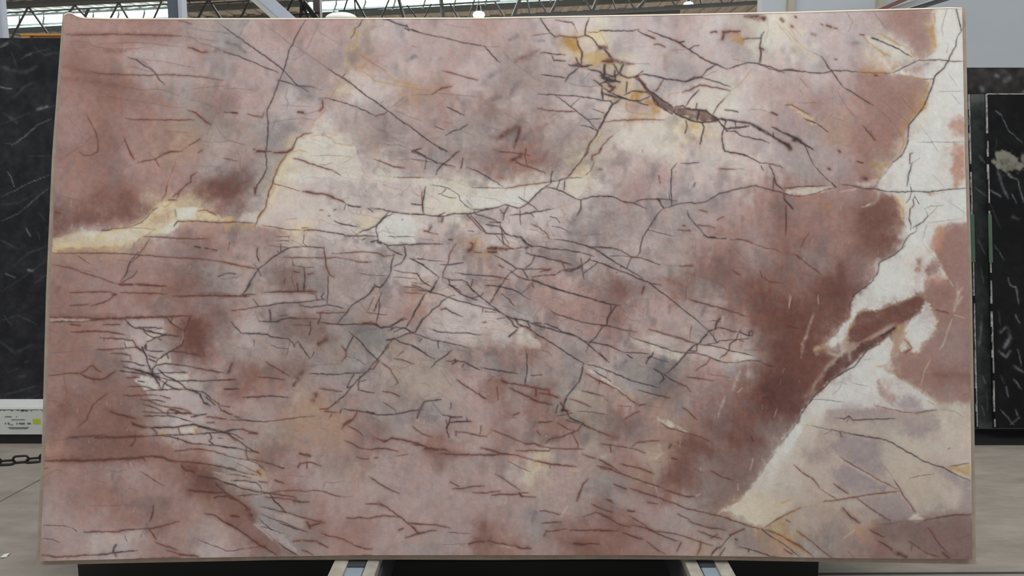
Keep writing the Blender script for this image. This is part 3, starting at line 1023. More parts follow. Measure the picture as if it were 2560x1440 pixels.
(90,370): """
R2 210,140 300,80 420,0
B1.8 620,0 615,40 540,75 480,75 430,40
R1.2 620,60 720,110 850,160
B1.8 920,0 940,50 980,110
B2 1020,145 1100,125 1190,115 1280,60 1340,40 1460,35
B2 1190,110 1230,180
R1.5 1120,40 1190,110
R1.5 700,150 760,200 810,230
R1.5 850,240 910,190 960,170
B2 1620,50 1660,20
R1.5 1410,90 1390,170 1330,310 1290,440
B2 1260,520 1290,470 1310,380
B2.5 1410,500 1430,440 1500,370 1550,340 1550,280 1610,240
B2 1370,490 1420,450
G2 200,460 320,495 440,530 620,560
G3 170,580 280,620 420,650
B2.5 190,640 240,655
G1.5 1640,180 1760,180 1860,190
G1.5 1850,100 2000,135
K2 660,825 700,825 760,810
B1.5 760,810 900,800 1050,750 1180,620
B2 1170,620 1210,600
Y3 1120,650 1200,660
Y5 1100,780 1130,750 1200,700
Y3 1280,590 1330,560 1380,520
B3 1330,520 1400,520
G4 1390,620 1400,680
K2 1380,780 1420,730 1480,735
B2 1470,735 1600,730 1720,740 1840,745 2000,740
Y2 1600,650 1620,720
B2 1620,630 1700,620 1800,670
Y3 1650,640 1780,640 1830,700
R1.5 900,805 1060,800 1200,815
R1.5 970,980 1060,890 1150,840 1190,810
B2 1080,885 1250,890 1440,905 1600,910 1720,905
R1.2 1390,930 1530,970
K3 1590,985 1640,995
K2.5 1690,1000 1720,1005
K2 1740,1010 1810,1025
B2 170,1050 350,1052 600,1050 850,1055 1050,1070 1250,1085 1450,1100 1650,1110 1850,1135 2000,1160
K2.2 1020,1040 960,1110 920,1190 900,1260 850,1330
B2 1040,1070 960,1140
B2 1130,910 1080,1000 1020,1060
K2 1010,1230 960,1290 900,1320 830,1365
B1.5 420,1080 490,1130 540,1160
R1.5 820,1115 900,1130 940,1135
B1.8 170,1170 300,1190 400,1220 520,1265 650,1300 740,1340 830,1360
R1.5 250,1130 350,1190 470,1220 580,1240
B2 870,1358 960,1362
B2.5 1010,1358 1150,1370 1300,1385
R1.5 960,1365 965,1385
R1.5 1270,1400 1255,1440
K2 1820,1285 1880,1260 1950,1250 2000,1260
G2 1830,1300 1900,1310 1980,1300
S8 210,1440 230,1400
R1 200,190 300,190
B1.5 1920,1030 1940,940
""",
(560,370): """
K2.2 415,0 420,90 430,200 390,290 330,370 310,440 310,475
B4 310,400 310,450
G1.5 310,475 380,480
B4 330,35 410,40
B3 500,45 620,45 690,0
B1.5 0,100 130,130
G1.5 380,170 420,175
B2.5 620,70 570,140 540,200 500,290 490,350 450,430 430,520 420,590 370,650 340,700 310,780
Y4 630,80 550,180 510,290
Y3 510,360 500,410 460,480
Y3 430,560 400,640 350,700
B1.5 490,355 640,395 760,430
B5 790,435 900,455 1000,460 1080,490
B4 1080,490 1140,515 1190,535
K1.5 1190,535 1220,560 1200,620
K3 1240,570 1290,585 1360,590
K2 1440,605 1490,640
K2 1470,600 1560,610 1650,630 1740,645 1850,660 2000,665
B2.5 700,105 770,120 850,155 960,185 1080,220 1120,245
B1.5 1120,245 1160,270
R1.2 870,80 1050,70 1200,80 1320,95
Y2 1370,190 1410,270 1460,300
Y2 1500,220 1490,250
Y2 1580,200 1640,280 1700,295
B1.5 1700,295 1850,295 2000,295
B2 1500,110 1600,150 1700,190 1800,200
G1.5 1840,100 1990,140
G2 1900,10 1990,70
K2.2 1650,635 1580,710 1520,780 1450,815 1390,825 1320,870
K2 1690,650 1600,700 1530,770 1520,830 1540,920
B2 800,825 900,820 1000,835
K2.2 970,830 1100,850 1250,880 1400,875 1530,885
B1.5 1300,880 1290,910
B1.5 380,770 500,790 620,815 750,820
Y3 700,820 820,820
B1.3 0,745 150,740 300,750
R1.2 620,715 730,705
K2 960,620 990,622
K2 1100,620 1120,615
K1.5 1040,680 1060,678
K2.5 1105,730 1160,755 1250,770 1330,785
B1.5 800,870 790,950 830,990
B1.5 450,975 560,985 650,995
K2.3 200,1440 280,1310 350,1205 480,1100 560,1050 640,1005 740,990 820,980
K2 820,985 900,990 1000,1000
B2.5 1000,1000 1010,1080 1020,1180 1060,1270 1100,1290
B1.8 590,1095 800,1095 1010,1100 1130,1095 1220,1110
B1.5 680,1100 690,1170 800,1195 900,1195
B1.5 520,930 600,925 650,930
B1.5 530,885 650,885 650,910
K2 570,960 570,1040
B1.5 530,1030 560,1050
K1.8 335,1000 330,1080 350,1130
B1.8 0,1145 120,1170 260,1195 340,1215
K1.5 300,1160 340,1210 370,1280
G2 0,1260 90,1255 120,1300 200,1250
G1.5 0,1330 80,1290 130,1300
B3 690,1230 750,1245
B3 840,1265 890,1250
B2 610,1310 600,1360
K2 800,1200 810,1300 800,1440
B2 730,1350 745,1430
K2 1040,1280 1040,1440
B2.5 490,1435 680,1437 920,1432
K2 1540,930 1640,975 1770,970 2000,960
K5 1540,940 1570,950
K2.5 1470,940 1540,920
K2 1390,915 1410,905
K1.3 1640,885 1790,885 1920,890
K2.3 1630,985 1660,1020 1720,1045 1780,1070
K2.3 1800,980 1820,1070 1800,1110 1760,1160
B1.8 1080,1055 1160,1055 1300,1040 1420,1040 1530,1050 1600,1085 1700,1070
K2 1700,1060 1680,1130 1670,1190 1670,1230 1650,1280
K2.3 1650,1280 1590,1370 1560,1395 1510,1385 1480,1430
B1.5 1680,1200 1760,1160
B1.5 1680,1215 1800,1245 1930,1255 1990,1340
B1.5 1690,1290 1830,1300 1930,1310
B1.8 1220,1110 1350,1140 1470,1140
B1.3 1340,1245 1430,1270 1650,1280
K2 1860,1100 1950,1150 2000,1165
K1.5 1900,1110 2000,1110
K1.5 1780,725 1790,705
B2 1980,440 1985,570 1990,640
K1.5 1870,560 1980,570
G1.5 1470,1300 1380,1420
R1.2 560,1230 600,1240
R1.5 1800,1385 1900,1390
""",
(1030,370): """
K2.3 0,30 60,45 150,100 250,150 350,170 430,190
K2.3 460,40 380,110 300,170 250,230 240,270
K1.5 140,110 130,210
K1.3 0,110 130,130 200,140
G1.5 280,155 430,215
K1.8 270,0 350,35
K2 510,100 490,200
K2 550,190 640,225 720,270 820,330 910,385
G4 640,230 680,250
B2.5 1000,110 1100,170 1250,215 1330,250
B6 1000,120 1080,90 1090,60
B2 1130,80 1150,180
S10 1180,140 1310,110 1340,50
B1.8 860,35 1000,45 1190,75
Y1.5 0,290 150,295 280,290 400,320 520,370 600,395
B1.5 600,395 800,400 940,405
B1.8 940,405 1080,375 1250,360 1390,335
K2 1390,335 1470,325 1550,300
B1.5 1550,300 1700,295
K2 1390,340 1390,280 1405,235
K2.3 1550,305 1630,200 1740,70 1770,0
K2 1530,310 1520,420
K2 1480,320 1450,410
B2 1890,0 1870,50 1800,80 1800,120
B1.5 1820,150 1790,220 1740,270
B3 1870,212 1900,215
K2.3 1390,345 1320,400 1270,440 1200,510 1150,560 1080,600 1050,600
K2.3 1340,385 1440,410 1550,460 1640,510 1690,520
K2.3 1690,520 1780,490 1880,480 2000,490
K2 1690,525 1690,600 1650,680
G8 1690,620 1640,700 1560,790
G10 1640,860 1530,840
K1.8 1070,490 1150,540 1210,580 1260,630
K2 1050,600 1000,585 940,570
K2.3 0,665 120,665 200,680 320,685 430,655 560,660 680,630 800,605 870,590 940,565
K2 620,615 700,615 800,605
K2.5 135,390 120,480 105,570 120,660
K1.5 0,560 100,570
K1.3 170,370 280,380 380,410 470,470 480,520 540,580 620,620
K1.3 340,410 290,460 260,460
K1.3 300,470 370,495 440,500
Y1.3 540,475 700,490 830,510 920,560
G2.5 550,520 600,590
K1.5 260,675 330,645
K2 960,590 920,660 910,720
B1.5 880,610 900,650 930,650
K2 980,672 1150,655 1270,635 1420,605
Y1.5 1420,605 1560,570 1640,530
K1.5 1130,640 1190,655 1220,690
K1.5 1080,620 1080,690 1090,770
K2 620,630 630,660 770,700 880,745
B1.8 550,670 620,740 690,820 740,850
K2 590,670 650,740 740,850 830,860 960,865
K2 740,765 850,780 885,790
K1.8 780,740 880,745
K2.5 885,740 885,800 930,850 990,880 1090,890 1130,945 1200,985
K2 900,790 905,900 920,960
K3 1090,890 1150,960 1200,985
K2 1200,985 1290,985 1400,1010 1550,1020 1700,1050 1820,1085
K5 1135,1000 1160,990
K2.3 1150,1000 1145,1050 1230,1075 1340,1100 1480,1130 1600,1165
K2 1230,1075 1200,1150 1130,1200
K2 820,1070 890,1105 980,1160 1040,1205 1100,1210 1230,1215
B1.8 1230,1215 1380,1210
B1.5 560,830 620,835
B1.5 830,860 890,930 920,960
B1.8 920,960 980,1000 1010,1005
B1.5 920,880 970,960
B7 760,1005 850,1003 940,1015
B5 760,1038 840,1040
B2.5 940,1010 1020,1010
B2 1040,1005 1100,990
B2 310,700 300,740
B2 190,790 165,835 120,830
B1.5 165,845 260,860
B4 370,915 400,918
K1.8 0,960 150,960 310,960
B4 590,950 610,960 600,1000 570,1030
B2 620,1040 690,1045
Y8 620,1000 650,910
Y5 730,1090 740,1040
B2 440,960 400,1020 370,1080 360,1150 310,1250 300,1320
K1.3 50,1110 200,1125 310,1135
K1.8 280,1165 400,1165 510,1145
K2 0,1110 100,1165 190,1230 270,1295
K2 270,1295 230,1360 180,1440
K2 0,1250 50,1255 100,1330 200,1390
K1.8 0,1370 110,1410 200,1435
K2 310,1295 400,1320 500,1320 550,1345
K2.5 370,1320 380,1370 430,1400 490,1440
K1.5 590,1390 610,1310
K1.8 430,1250 560,1265 700,1275 860,1290 980,1315
K1.8 550,1340 600,1420 620,1440
B2 560,1020 600,1020
K1.8 1040,1210 980,1250 930,1310 880,1390 850,1440
K1.8 720,1370 860,1385 1000,1415 1070,1440
K2 960,1215 1080,1295 1200,1325 1320,1365 1450,1415 1560,1440
K1.8 1200,1310 1310,1360
K1.8 1110,1220 1160,1300
K1.8 1200,1290 1320,1270 1430,1270 1510,1220
B2 1510,1150 1530,1230 1600,1240
B1.8 1280,1240 1390,1215
K2 1510,1225 1650,1200 1760,1130 1790,1080
K2 1580,1235 1690,1190
K1.8 1690,1100 1700,1190 1720,1310
G4 1670,1390 1720,1370
K1.8 1720,1250 1830,1170 1850,1150
K2 1780,1120 1900,1155 2000,1195
K2.3 1600,935 1700,965 1830,1010 1900,1060 2000,1120
K1.8 1750,985 2000,1000
K1.8 1450,915 1600,940
R2 1390,910 1450,915
B1.8 1190,760 1280,800 1350,860 1370,910
R1.8 1180,810 1250,825 1320,870
K1.5 1400,780 1480,795 1560,830
R2 1690,890 1780,865 1900,865
B1.5 1150,1390 1200,1345 1215,1390
G5 1150,900 1170,930
G9 1040,1100 1060,1050
B2 870,1170 910,1195
K1.3 1380,685 1440,700 1480,750
""",
(1500,370): """
K2 1230,0 1250,35
K2 1250,35 1350,45 1440,65 1530,110 1600,150 1700,160
B2 1700,160 1800,180 1820,200
K2.3 1690,165 1740,270 1760,360 1840,430
K2 1740,300 1730,410
B2 1610,180 1630,220
B1.5 420,20 425,35
K2.3 770,150 715,215 715,300 710,400 715,580
K1.5 690,440 695,510
B1.8 590,280 600,350
K2 810,155 900,155 985,145
B1.5 750,240 765,245
B1.8 950,350 940,385
B2 1200,210 1340,212
G1.5 1340,212 1440,212
K2 0,480 80,480 150,495 230,535 330,550 400,575 460,605
B2 230,535 280,555
K2 340,550 400,520 500,510 620,510 700,515 770,530
K4 570,510 600,530
K2.5 590,520 620,580 640,600
K2.3 640,600 720,580 800,555 880,545 950,555 1050,540 1110,505 1190,455 1260,440 1380,410 1480,390 1560,375 1650,405 1750,430 1840,455 1940,480 2000,485
K2.3 640,600 570,670 520,750 460,840 430,890 410,960 400,1040 360,1090
Y1.5 1400,410 1540,375
Y2 1860,440 1930,400
K2 1840,455 1845,520 1900,580 1925,610
G5 1850,590 1840,700
K1.5 1860,570 1865,780 1855,870
K2 870,620 890,690 940,750 990,800 1040,860
K3.5 1040,870 1080,895 1150,895
K2.5 1100,890 1180,905 1260,905
B2.3 1310,915 1400,915 1460,925 1520,950
B1.5 1520,950 1650,1000 1760,1015 1810,1050
B3 830,775 850,778
B3 890,822 900,826
B2 780,820 890,825
K1.3 480,820 560,840 620,855 740,885
K2 0,985 140,1005 220,1030 310,1090 420,1100
G2.5 140,1010 220,1030
K2 420,1100 500,1130 600,1170
G2 650,1170 720,1180 800,1175
B2 800,1180 930,1175
K1.5 100,1080 220,1080 310,1090
K2 320,1095 290,1150 270,1200
K2.3 0,1040 70,1095 190,1165 270,1210 360,1260 430,1310
K2.5 0,1150 80,1180 180,1220 300,1265 390,1310 500,1350 620,1375
K1.5 500,1355 560,1400 600,1440
B1.5 160,1250 180,1240
K1.5 210,1170 205,1210
R1.8 850,1240 950,1280 1080,1310 1180,1350 1240,1390
R2 1330,1000 1400,1060 1470,1140
R2 1350,1190 1450,1210
B2 1320,1220 1400,1270
B2 1600,1220 1620,1290 1700,1340 1830,1350
R2 1170,1340 1230,1370 1260,1420
G6 1070,1230 1110,1150 1130,1080
G4 1140,1050 1150,980
B1.8 1000,620 1070,640
B1.8 1170,720 1240,685
B2 980,770 1100,780 1150,800
V14 1170,1180 1260,1090
V14 1280,1270 1310,1130
S10 540,1300 700,1320 860,1390
S14 150,1440 230,1300
B2 1960,1070 2000,1110
K1.8 0,25 15,0
""",
(1960,350): """
K4 0,30 60,70
K4 130,0 200,40 290,95
K2 200,40 250,150 290,240
K1.5 290,240 350,310 420,380 480,430 510,460
K3 480,430 520,470
B4 545,105 560,120
B4 445,285 460,295
K3 730,212 790,230
Y2 700,200 740,212
Y4 1195,0 1200,50 1180,90
K2 1250,0 1220,70 1180,150 1090,220
Y6 850,230 960,270 1050,240
Y5 960,290 970,350 940,380
G2 1090,220 1030,310 960,390 910,470
B7 780,380 820,390
K2 0,480 80,480 140,465 300,460 410,458
G2 410,460 480,445
K2.3 550,440 650,450 750,475 860,490 930,490 1020,515 1150,522 1270,515 1420,520 1560,505 1700,490 1820,482
B1.5 0,535 80,555 180,560 280,545 380,510 490,480 560,455
K2 0,585 50,640 90,690
B2 20,660 15,950
K2 1285,130 1260,140 1260,240
K2.5 1280,230 1250,330 1230,460
G1.5 1360,180 1280,230
K1.5 1260,440 1275,510 1260,580 1220,630
K2 1310,560 1290,600 1300,650 1260,690 1250,790 1270,850 1265,900
K1.5 1310,570 1350,640
G2 1540,650 1490,720 1440,760 1410,690
G1.5 1400,690 1470,660 1600,650
K2 1440,760 1390,820 1290,880
K2 1330,870 1320,915 1260,945 1210,1010 1180,1080 1100,1150 1020,1190 950,1230 940,1320 870,1430
G3 1210,1060 1180,1090
G1 1480,340 1560,420 1610,480
G1 1350,20 1790,20
G1 1480,30 1540,110
G1 1440,830 1650,800 1790,790
G1 1650,620 1800,720 1790,790
G1.5 1430,840 1400,950 1380,1010
Y1.5 1380,1030 1500,1170 1600,1300 1660,1400
Y5 1570,870 1560,1000
Y3 1110,560 1150,620 1160,680
Y4 1190,680 1190,720
Y5 1160,870 1200,850
Y4 1150,910 1170,880
Y3 240,575 330,660 450,670
Y5 430,680 490,660
B1.8 250,930 200,1000 170,1070
B1.8 90,1140 150,1170 230,1240 320,1300 370,1350
R1.8 390,1100 450,1140 540,1225
R1.5 550,915 650,920
R2 0,1130 120,1150
W6 830,650 900,630 940,580 945,530
W4 780,670 850,650
W4 560,520 720,490
W6 740,430 800,465 900,440
""",
}
VEINS.update({
(90,710): """
B2 340,85 500,80 640,75 740,78 790,100
B5 770,110 800,105
B2 840,85 1000,90 1200,95 1310,100
B2.2 345,215 420,210 520,203
B2.5 550,220 600,205 660,190 730,160 765,130
R1.2 150,245 280,235
B3 840,8 960,10
B1.8 960,5 1100,12 1310,22
R1.5 1270,30 1250,85
R1.5 1310,100 1340,155 1420,170 1600,190 1770,210
B3 1370,122 1500,122 1620,118 1750,115 2000,118
S7 1600,110 1800,90 1900,95
S12 140,325 300,320 440,325 600,330 800,315
B4.5 130,330 300,340 500,338 640,350 800,345 1000,335 1200,330 1400,325 1560,318
K1.8 140,380 300,375 450,380 560,365 650,355
W5 150,358 260,350 300,362
W7 310,355 420,358 520,358
R1.5 1580,310 1640,270 1690,230
B3 350,480 450,480 600,470 720,475 800,490 890,510
B2.2 350,405 440,415
B2 670,408 840,408
G1.3 790,365 790,395
K2.3 890,355 940,410 990,440 1060,450 1110,470 1180,490 1230,495
K2.2 1030,430 1150,435 1260,442
K1.8 1075,440 1080,470 1120,510 1180,540
K2 1120,460 1200,490 1300,510 1440,520
K2 1300,335 1350,390 1440,450 1470,465
K1.5 1365,335 1350,385
K2 1180,540 1240,525 1300,500
B2.5 640,535 690,540 780,545 870,550 970,565 1000,620 1060,680
B1.5 680,540 680,565
K1.2 880,570 900,630
R1.8 140,685 300,680 420,665 500,665 580,665
B2.3 600,660 750,655 900,640 1010,632
K2.3 990,630 1060,660 1100,710 1110,760 1140,850 1160,900
K4 1085,640 1095,615
K2.5 1060,630 1080,680 1110,730
K2 1110,580 1160,560 1200,530
K1.8 1100,600 1100,660 1150,670 1290,675
K2.5 1410,640 1330,680 1270,720 1220,750 1200,790
B2.5 1410,640 1460,610 1475,560
W2 1470,470 1470,540 1450,590
B3 1480,470 1520,400 1540,340
B2.3 1340,675 1450,680 1560,700 1650,725
S10 1550,660 1620,700 1660,710
K1.8 1130,715 1200,740
K1.8 1310,705 1325,745
K2 1130,750 1190,775
B2.5 750,695 850,695 940,715 950,755
S9 760,770 850,800 900,830
K2 850,770 950,780 1020,805 1110,820
K2 870,830 980,850 1080,880 1170,910
K4 1000,860 1100,890 1160,905
K2 820,865 920,880 1040,895 1100,910
B3 450,900 500,930 560,950 640,955 700,940 750,900 800,865
B1.8 130,915 250,905 330,890 450,895
B2.3 455,885 500,865 540,825 570,815 600,850 650,880
R1.3 160,865 300,885 450,890
R2.5 280,910 290,990 310,1130
R1.8 310,1130 270,1180 250,1220 290,1310 285,1400
R1.8 115,1165 200,1175 260,1195
R1.3 130,1045 250,1040
R1.8 340,1105 420,1105 480,1150 560,1195
B1.8 720,1095 640,1150 570,1210 530,1290 510,1350 410,1440
K3 1160,850 1170,920 1220,930
K6 1140,900 1200,925
K5 1190,930 1215,985
K4 1225,930 1240,960
K2 1160,860 1200,810 1300,795 1430,810 1570,830
B2.8 1570,830 1680,855 1790,875 1880,890
K2 1180,900 1250,890 1380,885 1520,885
K2.5 1220,850 1280,910 1370,950 1440,990 1490,1035
K2.3 1240,935 1320,960 1430,970 1570,965 1640,970 1760,965 2000,960
K2.3 1260,970 1310,1010 1370,1040 1450,1050
K2 1310,970 1280,1000 1260,1055
K1.8 1225,985 1250,1055
B2 910,935 1030,935
K1.8 1020,970 1080,980
B2 920,1025 1080,1025 1160,1050 1180,1060
K2 1090,1070 1200,1060 1400,1055 1500,1055
K3 1480,1035 1560,1065 1640,1100 1680,1190 1740,1220
K2 1560,1060 1690,1090 1750,1150 1830,1200
Y4 1450,1050 1490,1050
Y4 1760,1150 1820,1190
B2 1820,1190 1850,1260 1950,1305
K2 1700,1130 1790,1210
K1.5 1850,1215 1940,1230
B1.5 1890,1050 2000,1050
B2 870,1115 1000,1115 1140,1110 1210,1115
K1.8 1240,1115 1340,1145
K1.8 1130,1160 1200,1160 1290,1180
B2 1050,1155 1130,1165 1200,1200 1280,1225 1400,1240 1530,1270
K4 1340,1255 1420,1275 1400,1295
K2 1420,1280 1550,1290
B2 1070,1200 1200,1240 1280,1290
B2 1060,1275 1200,1290 1350,1290 1550,1300 1610,1315
K2 1080,1320 1250,1320 1350,1320 1450,1345 1560,1375
K1.8 1320,1270 1320,1300
B4 750,1275 840,1310 910,1325 990,1345
S9 690,1240 770,1285
B4 965,1390 1000,1410 1070,1430
S6 1060,1425 1130,1430
K2 1420,1430 1480,1415 1580,1405 1640,1420 1740,1440
K2 1150,1440 1400,1435
B3 1710,1330 1800,1335 1900,1350
B2 1710,1385 1780,1385
K3 1550,1330 1700,1300
G14 1960,800 1910,900
G12 1800,940 1700,1040
S20 1560,420 1560,560 1590,650
K1.5 1250,560 1230,550
""",
(560,710): """
K2.3 260,0 220,70 185,105
B4.5 0,118 130,122 250,120
B2 180,105 320,105
B2.5 400,88 500,82 560,75 650,80 780,72 850,75 930,85
B1.8 850,90 910,100 930,160 990,155
K1.8 800,0 800,70
K1.5 730,0 740,70
K1.8 1040,60 1030,200
K1.5 1000,90 970,130 1020,165
K1.8 290,150 340,215
B2 80,265 180,255 280,240
K2.3 260,240 340,225 450,215 540,195 640,188 760,182 830,175 930,160
K2 750,185 755,215 870,235 950,225 1040,210 1130,225 1200,245
K2.5 1510,0 1460,90 1400,140 1320,185 1270,220 1240,270 1180,340 1130,395
B2.3 930,290 1020,290 1160,285 1240,280
K2.3 960,295 965,340 940,400
B2 690,350 800,345 950,345
K3 530,370 600,350 640,340 720,340
V12 640,370 760,360 900,370
K2 350,375 450,380 560,375
K3 455,260 465,300 465,370
G2 320,240 320,300 350,370
G2 370,230 410,260
B2 560,320 640,310
B2 690,410 780,410 860,410
K1.8 860,380 870,450 850,510
K2 940,380 1080,400 1200,405
K2.2 1120,400 1250,405 1400,400 1500,405
B4 1390,395 1460,385 1540,410
K3 1510,405 1570,440 1640,430
K3 1640,430 1720,390 1800,340
K2.5 1640,470 1720,430 1800,440 1900,490
K2 1660,440 1750,370 1830,350
K1.5 1700,480 1790,440
K2 1580,90 1550,150 1500,270
K2 1550,150 1555,200 1540,320 1520,400
B1.5 1500,0 1560,40 1580,0
B1.5 1440,260 1500,130
B1.5 1420,285 1540,300 1640,310
G1.5 1650,230 1620,300
K2.2 1990,150 1920,260 1880,340 1810,450
K1.8 1990,340 1940,430 1910,490
B1.5 1800,85 1900,90 2000,95
B1.5 1800,30 1900,35 2000,65
K2.3 1250,470 1300,520 1380,590 1420,650 1500,725 1550,770
K2.3 1290,530 1250,600 1215,670
B2 1180,620 1220,670 1220,720 1180,770
K2.3 1690,550 1640,630 1580,700 1540,750 1480,810 1440,870 1370,930 1310,990 1250,1060 1190,1130 1100,1200 1030,1250
B2 1550,770 1490,850 1450,850
K3 1630,560 1700,545
K2.3 1690,545 1760,580 1850,605 1940,640 2000,690
K2 1700,550 1800,510 1900,480
K1.5 1640,600 1610,640
K1.8 75,380 110,430 170,490
K2.2 160,490 300,495 440,505 460,525 560,540 640,545
K1.8 650,550 690,590 705,630
B1.5 700,620 740,570
K1.8 740,575 790,650 860,745
K1.5 870,740 900,680
G1.5 250,510 300,560
B1.5 470,610 540,640 640,650
G1.5 140,640 240,650
G2 800,825 900,810 1020,805 1190,800
B2.5 420,780 500,830 600,890 650,915
K2.2 860,895 1000,900 1120,905 1250,890 1420,885
G7 1250,885 1400,870
K1.8 1300,905 1260,970 1230,1040
K2 1360,920 1340,1010 1350,1060
K1.5 1350,980 1420,960
K1.8 1340,1060 1430,1080 1500,1090
B2.5 1590,1075 1680,1090 1750,1120
B2 1580,790 1650,840 1700,920 1740,990 1710,1010
B2 1700,745 1800,765 1900,800
B1.5 1740,720 1800,660
K1.8 1230,1040 1290,1020
B2 960,1045 1060,1060 1180,1075
K1.3 1100,1200 1160,1180
B2 350,930 450,935 600,960
B2 0,960 120,958
K2 0,1050 150,1050
K2.5 190,1132 320,1130 450,1120 560,1125 640,1135
B9 700,1000 730,950 780,880
B5 690,1020 720,980
B8 895,1160 920,1110
G9 70,800 50,870 100,740
B5 40,890 80,800
B2.5 0,1270 40,1295 80,1305
B3 110,1325 150,1335
K1.5 130,1340 260,1365 400,1380 560,1360 680,1345 820,1325 900,1320
B1.8 960,1250 1040,1250
K2.3 1180,1250 1300,1265 1430,1280 1540,1310 1650,1305 1780,1290 1850,1270 2000,1255
K4 1430,1280 1500,1290
K1.8 1170,1260 1160,1290
K1.5 1590,1180 1700,1250 1720,1275
B1.8 1960,1250 1930,1340
B3 1330,1280 1290,1350 1200,1400
B2 1010,1275 1120,1285
G4 1460,1290 1500,1350
B2 1060,1330 1080,1300
S9 1190,1420 1260,1370
B7 950,600 1020,560
V12 1040,520 1100,550
B1.5 300,560 300,620
""",
(1030,710): """
K2.3 360,0 430,50 490,100 560,130 650,160
K2 540,0 620,70 680,125 770,195 900,290
K1.8 600,140 690,120 710,90
K2.2 880,10 840,90 810,150 770,210
K1.5 750,5 900,30 1000,50 1080,90 1130,130 1190,160
K1.8 890,95 970,150 1020,215
B1.5 1100,90 1200,10 1220,40
K2.3 1300,0 1400,30 1530,75 1700,120 1850,165 2000,205
K1.5 1600,90 1700,125
K2.3 1990,205 1990,270 1960,330
K2 0,60 130,70 250,95 350,130 450,165 580,195 700,230 780,245 850,265 950,325
K2.2 140,85 70,200 0,330
K2 230,30 180,80
K2.2 360,130 300,170 270,220 200,260 160,310
K2 160,310 100,370 30,480
B1.5 360,130 430,110
K2.5 330,240 400,285 460,310 500,325
B2 290,255 340,245
K3.5 940,320 1000,345 1090,355 1170,375
K3 950,325 1000,375 1020,420 1060,440
K2.5 1030,350 1060,400 1110,420
K4 1050,460 970,525
K2.5 1150,370 1180,430 1150,440
K2 1180,390 1290,395
B3 1080,420 1140,425 1190,460
K2.3 1170,450 1270,520 1400,590 1520,670 1640,750 1720,795
K2.5 1200,400 1300,430 1420,460 1560,500 1640,520 1700,560 1780,580
K2.3 1330,395 1450,440 1500,480 1620,510
K2.2 1780,580 1900,605 2000,625
K2.3 1700,560 1760,600 1860,690 1970,785
K1.8 1910,420 1830,540 1770,600 1740,680
K1.8 1390,265 1440,300 1590,345 1690,380 1800,400 1910,415 2000,430
K2 1960,330 1945,415
B1.5 730,275 840,285
B2 710,245 705,285
B1.5 850,350 930,335
B4 710,385 740,380
K1.8 170,440 250,475 400,490 550,490 680,510
K1.8 0,490 100,520 200,560 340,585 470,610 570,640
K2 75,570 100,550
K1.8 260,575 265,640
K2.2 0,625 70,660 180,730 230,750
K2.2 400,660 330,720 270,760 190,835
B2 340,770 450,770
K2.3 410,765 520,775 600,820 680,860
K2.3 430,750 440,780 400,800
K1.8 520,800 500,830
K2.3 690,840 800,855 920,875 1060,895
K2.3 1140,680 1150,770 1150,870 1130,1010
K1.5 1190,915 1300,910
K2.5 1715,800 1700,880 1670,980 1600,1060 1550,1120 1540,1160
K3.5 1540,1150 1520,1230 1500,1270
G14 1700,720 1690,700
G10 1640,920 1610,1030
K1.5 1730,800 1870,830 2000,880
B3 1740,900 1850,960 2000,1030
K2 1810,865 1990,975
B2 1870,960 1875,1000
B3 890,960 960,990 1060,1005 1150,1020
B4.5 900,970 940,990
B3.5 970,1040 1080,1090 1190,1140 1230,1170
B3 1150,1020 1250,1040 1370,1060
B4 1190,1150 1290,1185 1400,1205
B3.5 1240,1050 1240,1120
B3 1270,1090 1400,1110 1480,1140
B2 1370,1060 1370,1110
B5 1490,1190 1520,1250
V14 1450,1320 1500,1270
B3 450,960 520,1010 560,1035
B2 560,1035 660,1100
B4 670,1100 730,1145
S10 790,920 880,980 920,1040
B2 850,1030 860,1160
B1.5 750,970 800,950
K1.8 1460,1210 1440,1290
K2 1540,1260 1580,1340 1680,1380
K4 1500,1260 1560,1270
K2.5 1580,1340 1700,1390 1760,1440
B2 1450,1320 1600,1290
K1.8 1700,1070 1820,1095 1910,1120
R1.8 1910,1120 1960,1170
B1.8 1580,1150 1700,1190 1790,1230
B1.5 1640,1270 1800,1280 1960,1310
B3 1270,1385 1400,1375
G8 1200,1420 1250,1360
K2.5 50,1340 90,1240 120,1180 200,1165 290,1155
G6 120,1180 60,1300
G4 200,1170 260,1260 310,1310
K2 310,1310 400,1330 500,1330
K3 390,1330 370,1390 340,1440
K2 390,1385 480,1380 590,1375
K1.8 545,1340 560,1375
K2 390,1190 385,1250
R1.5 950,1280 1010,1330 1100,1380
V9 930,1270 1000,1310
B3 1020,1310 1070,1290
G2 290,870 350,960 400,1020
R3 1300,660 1360,680 1400,720
""",
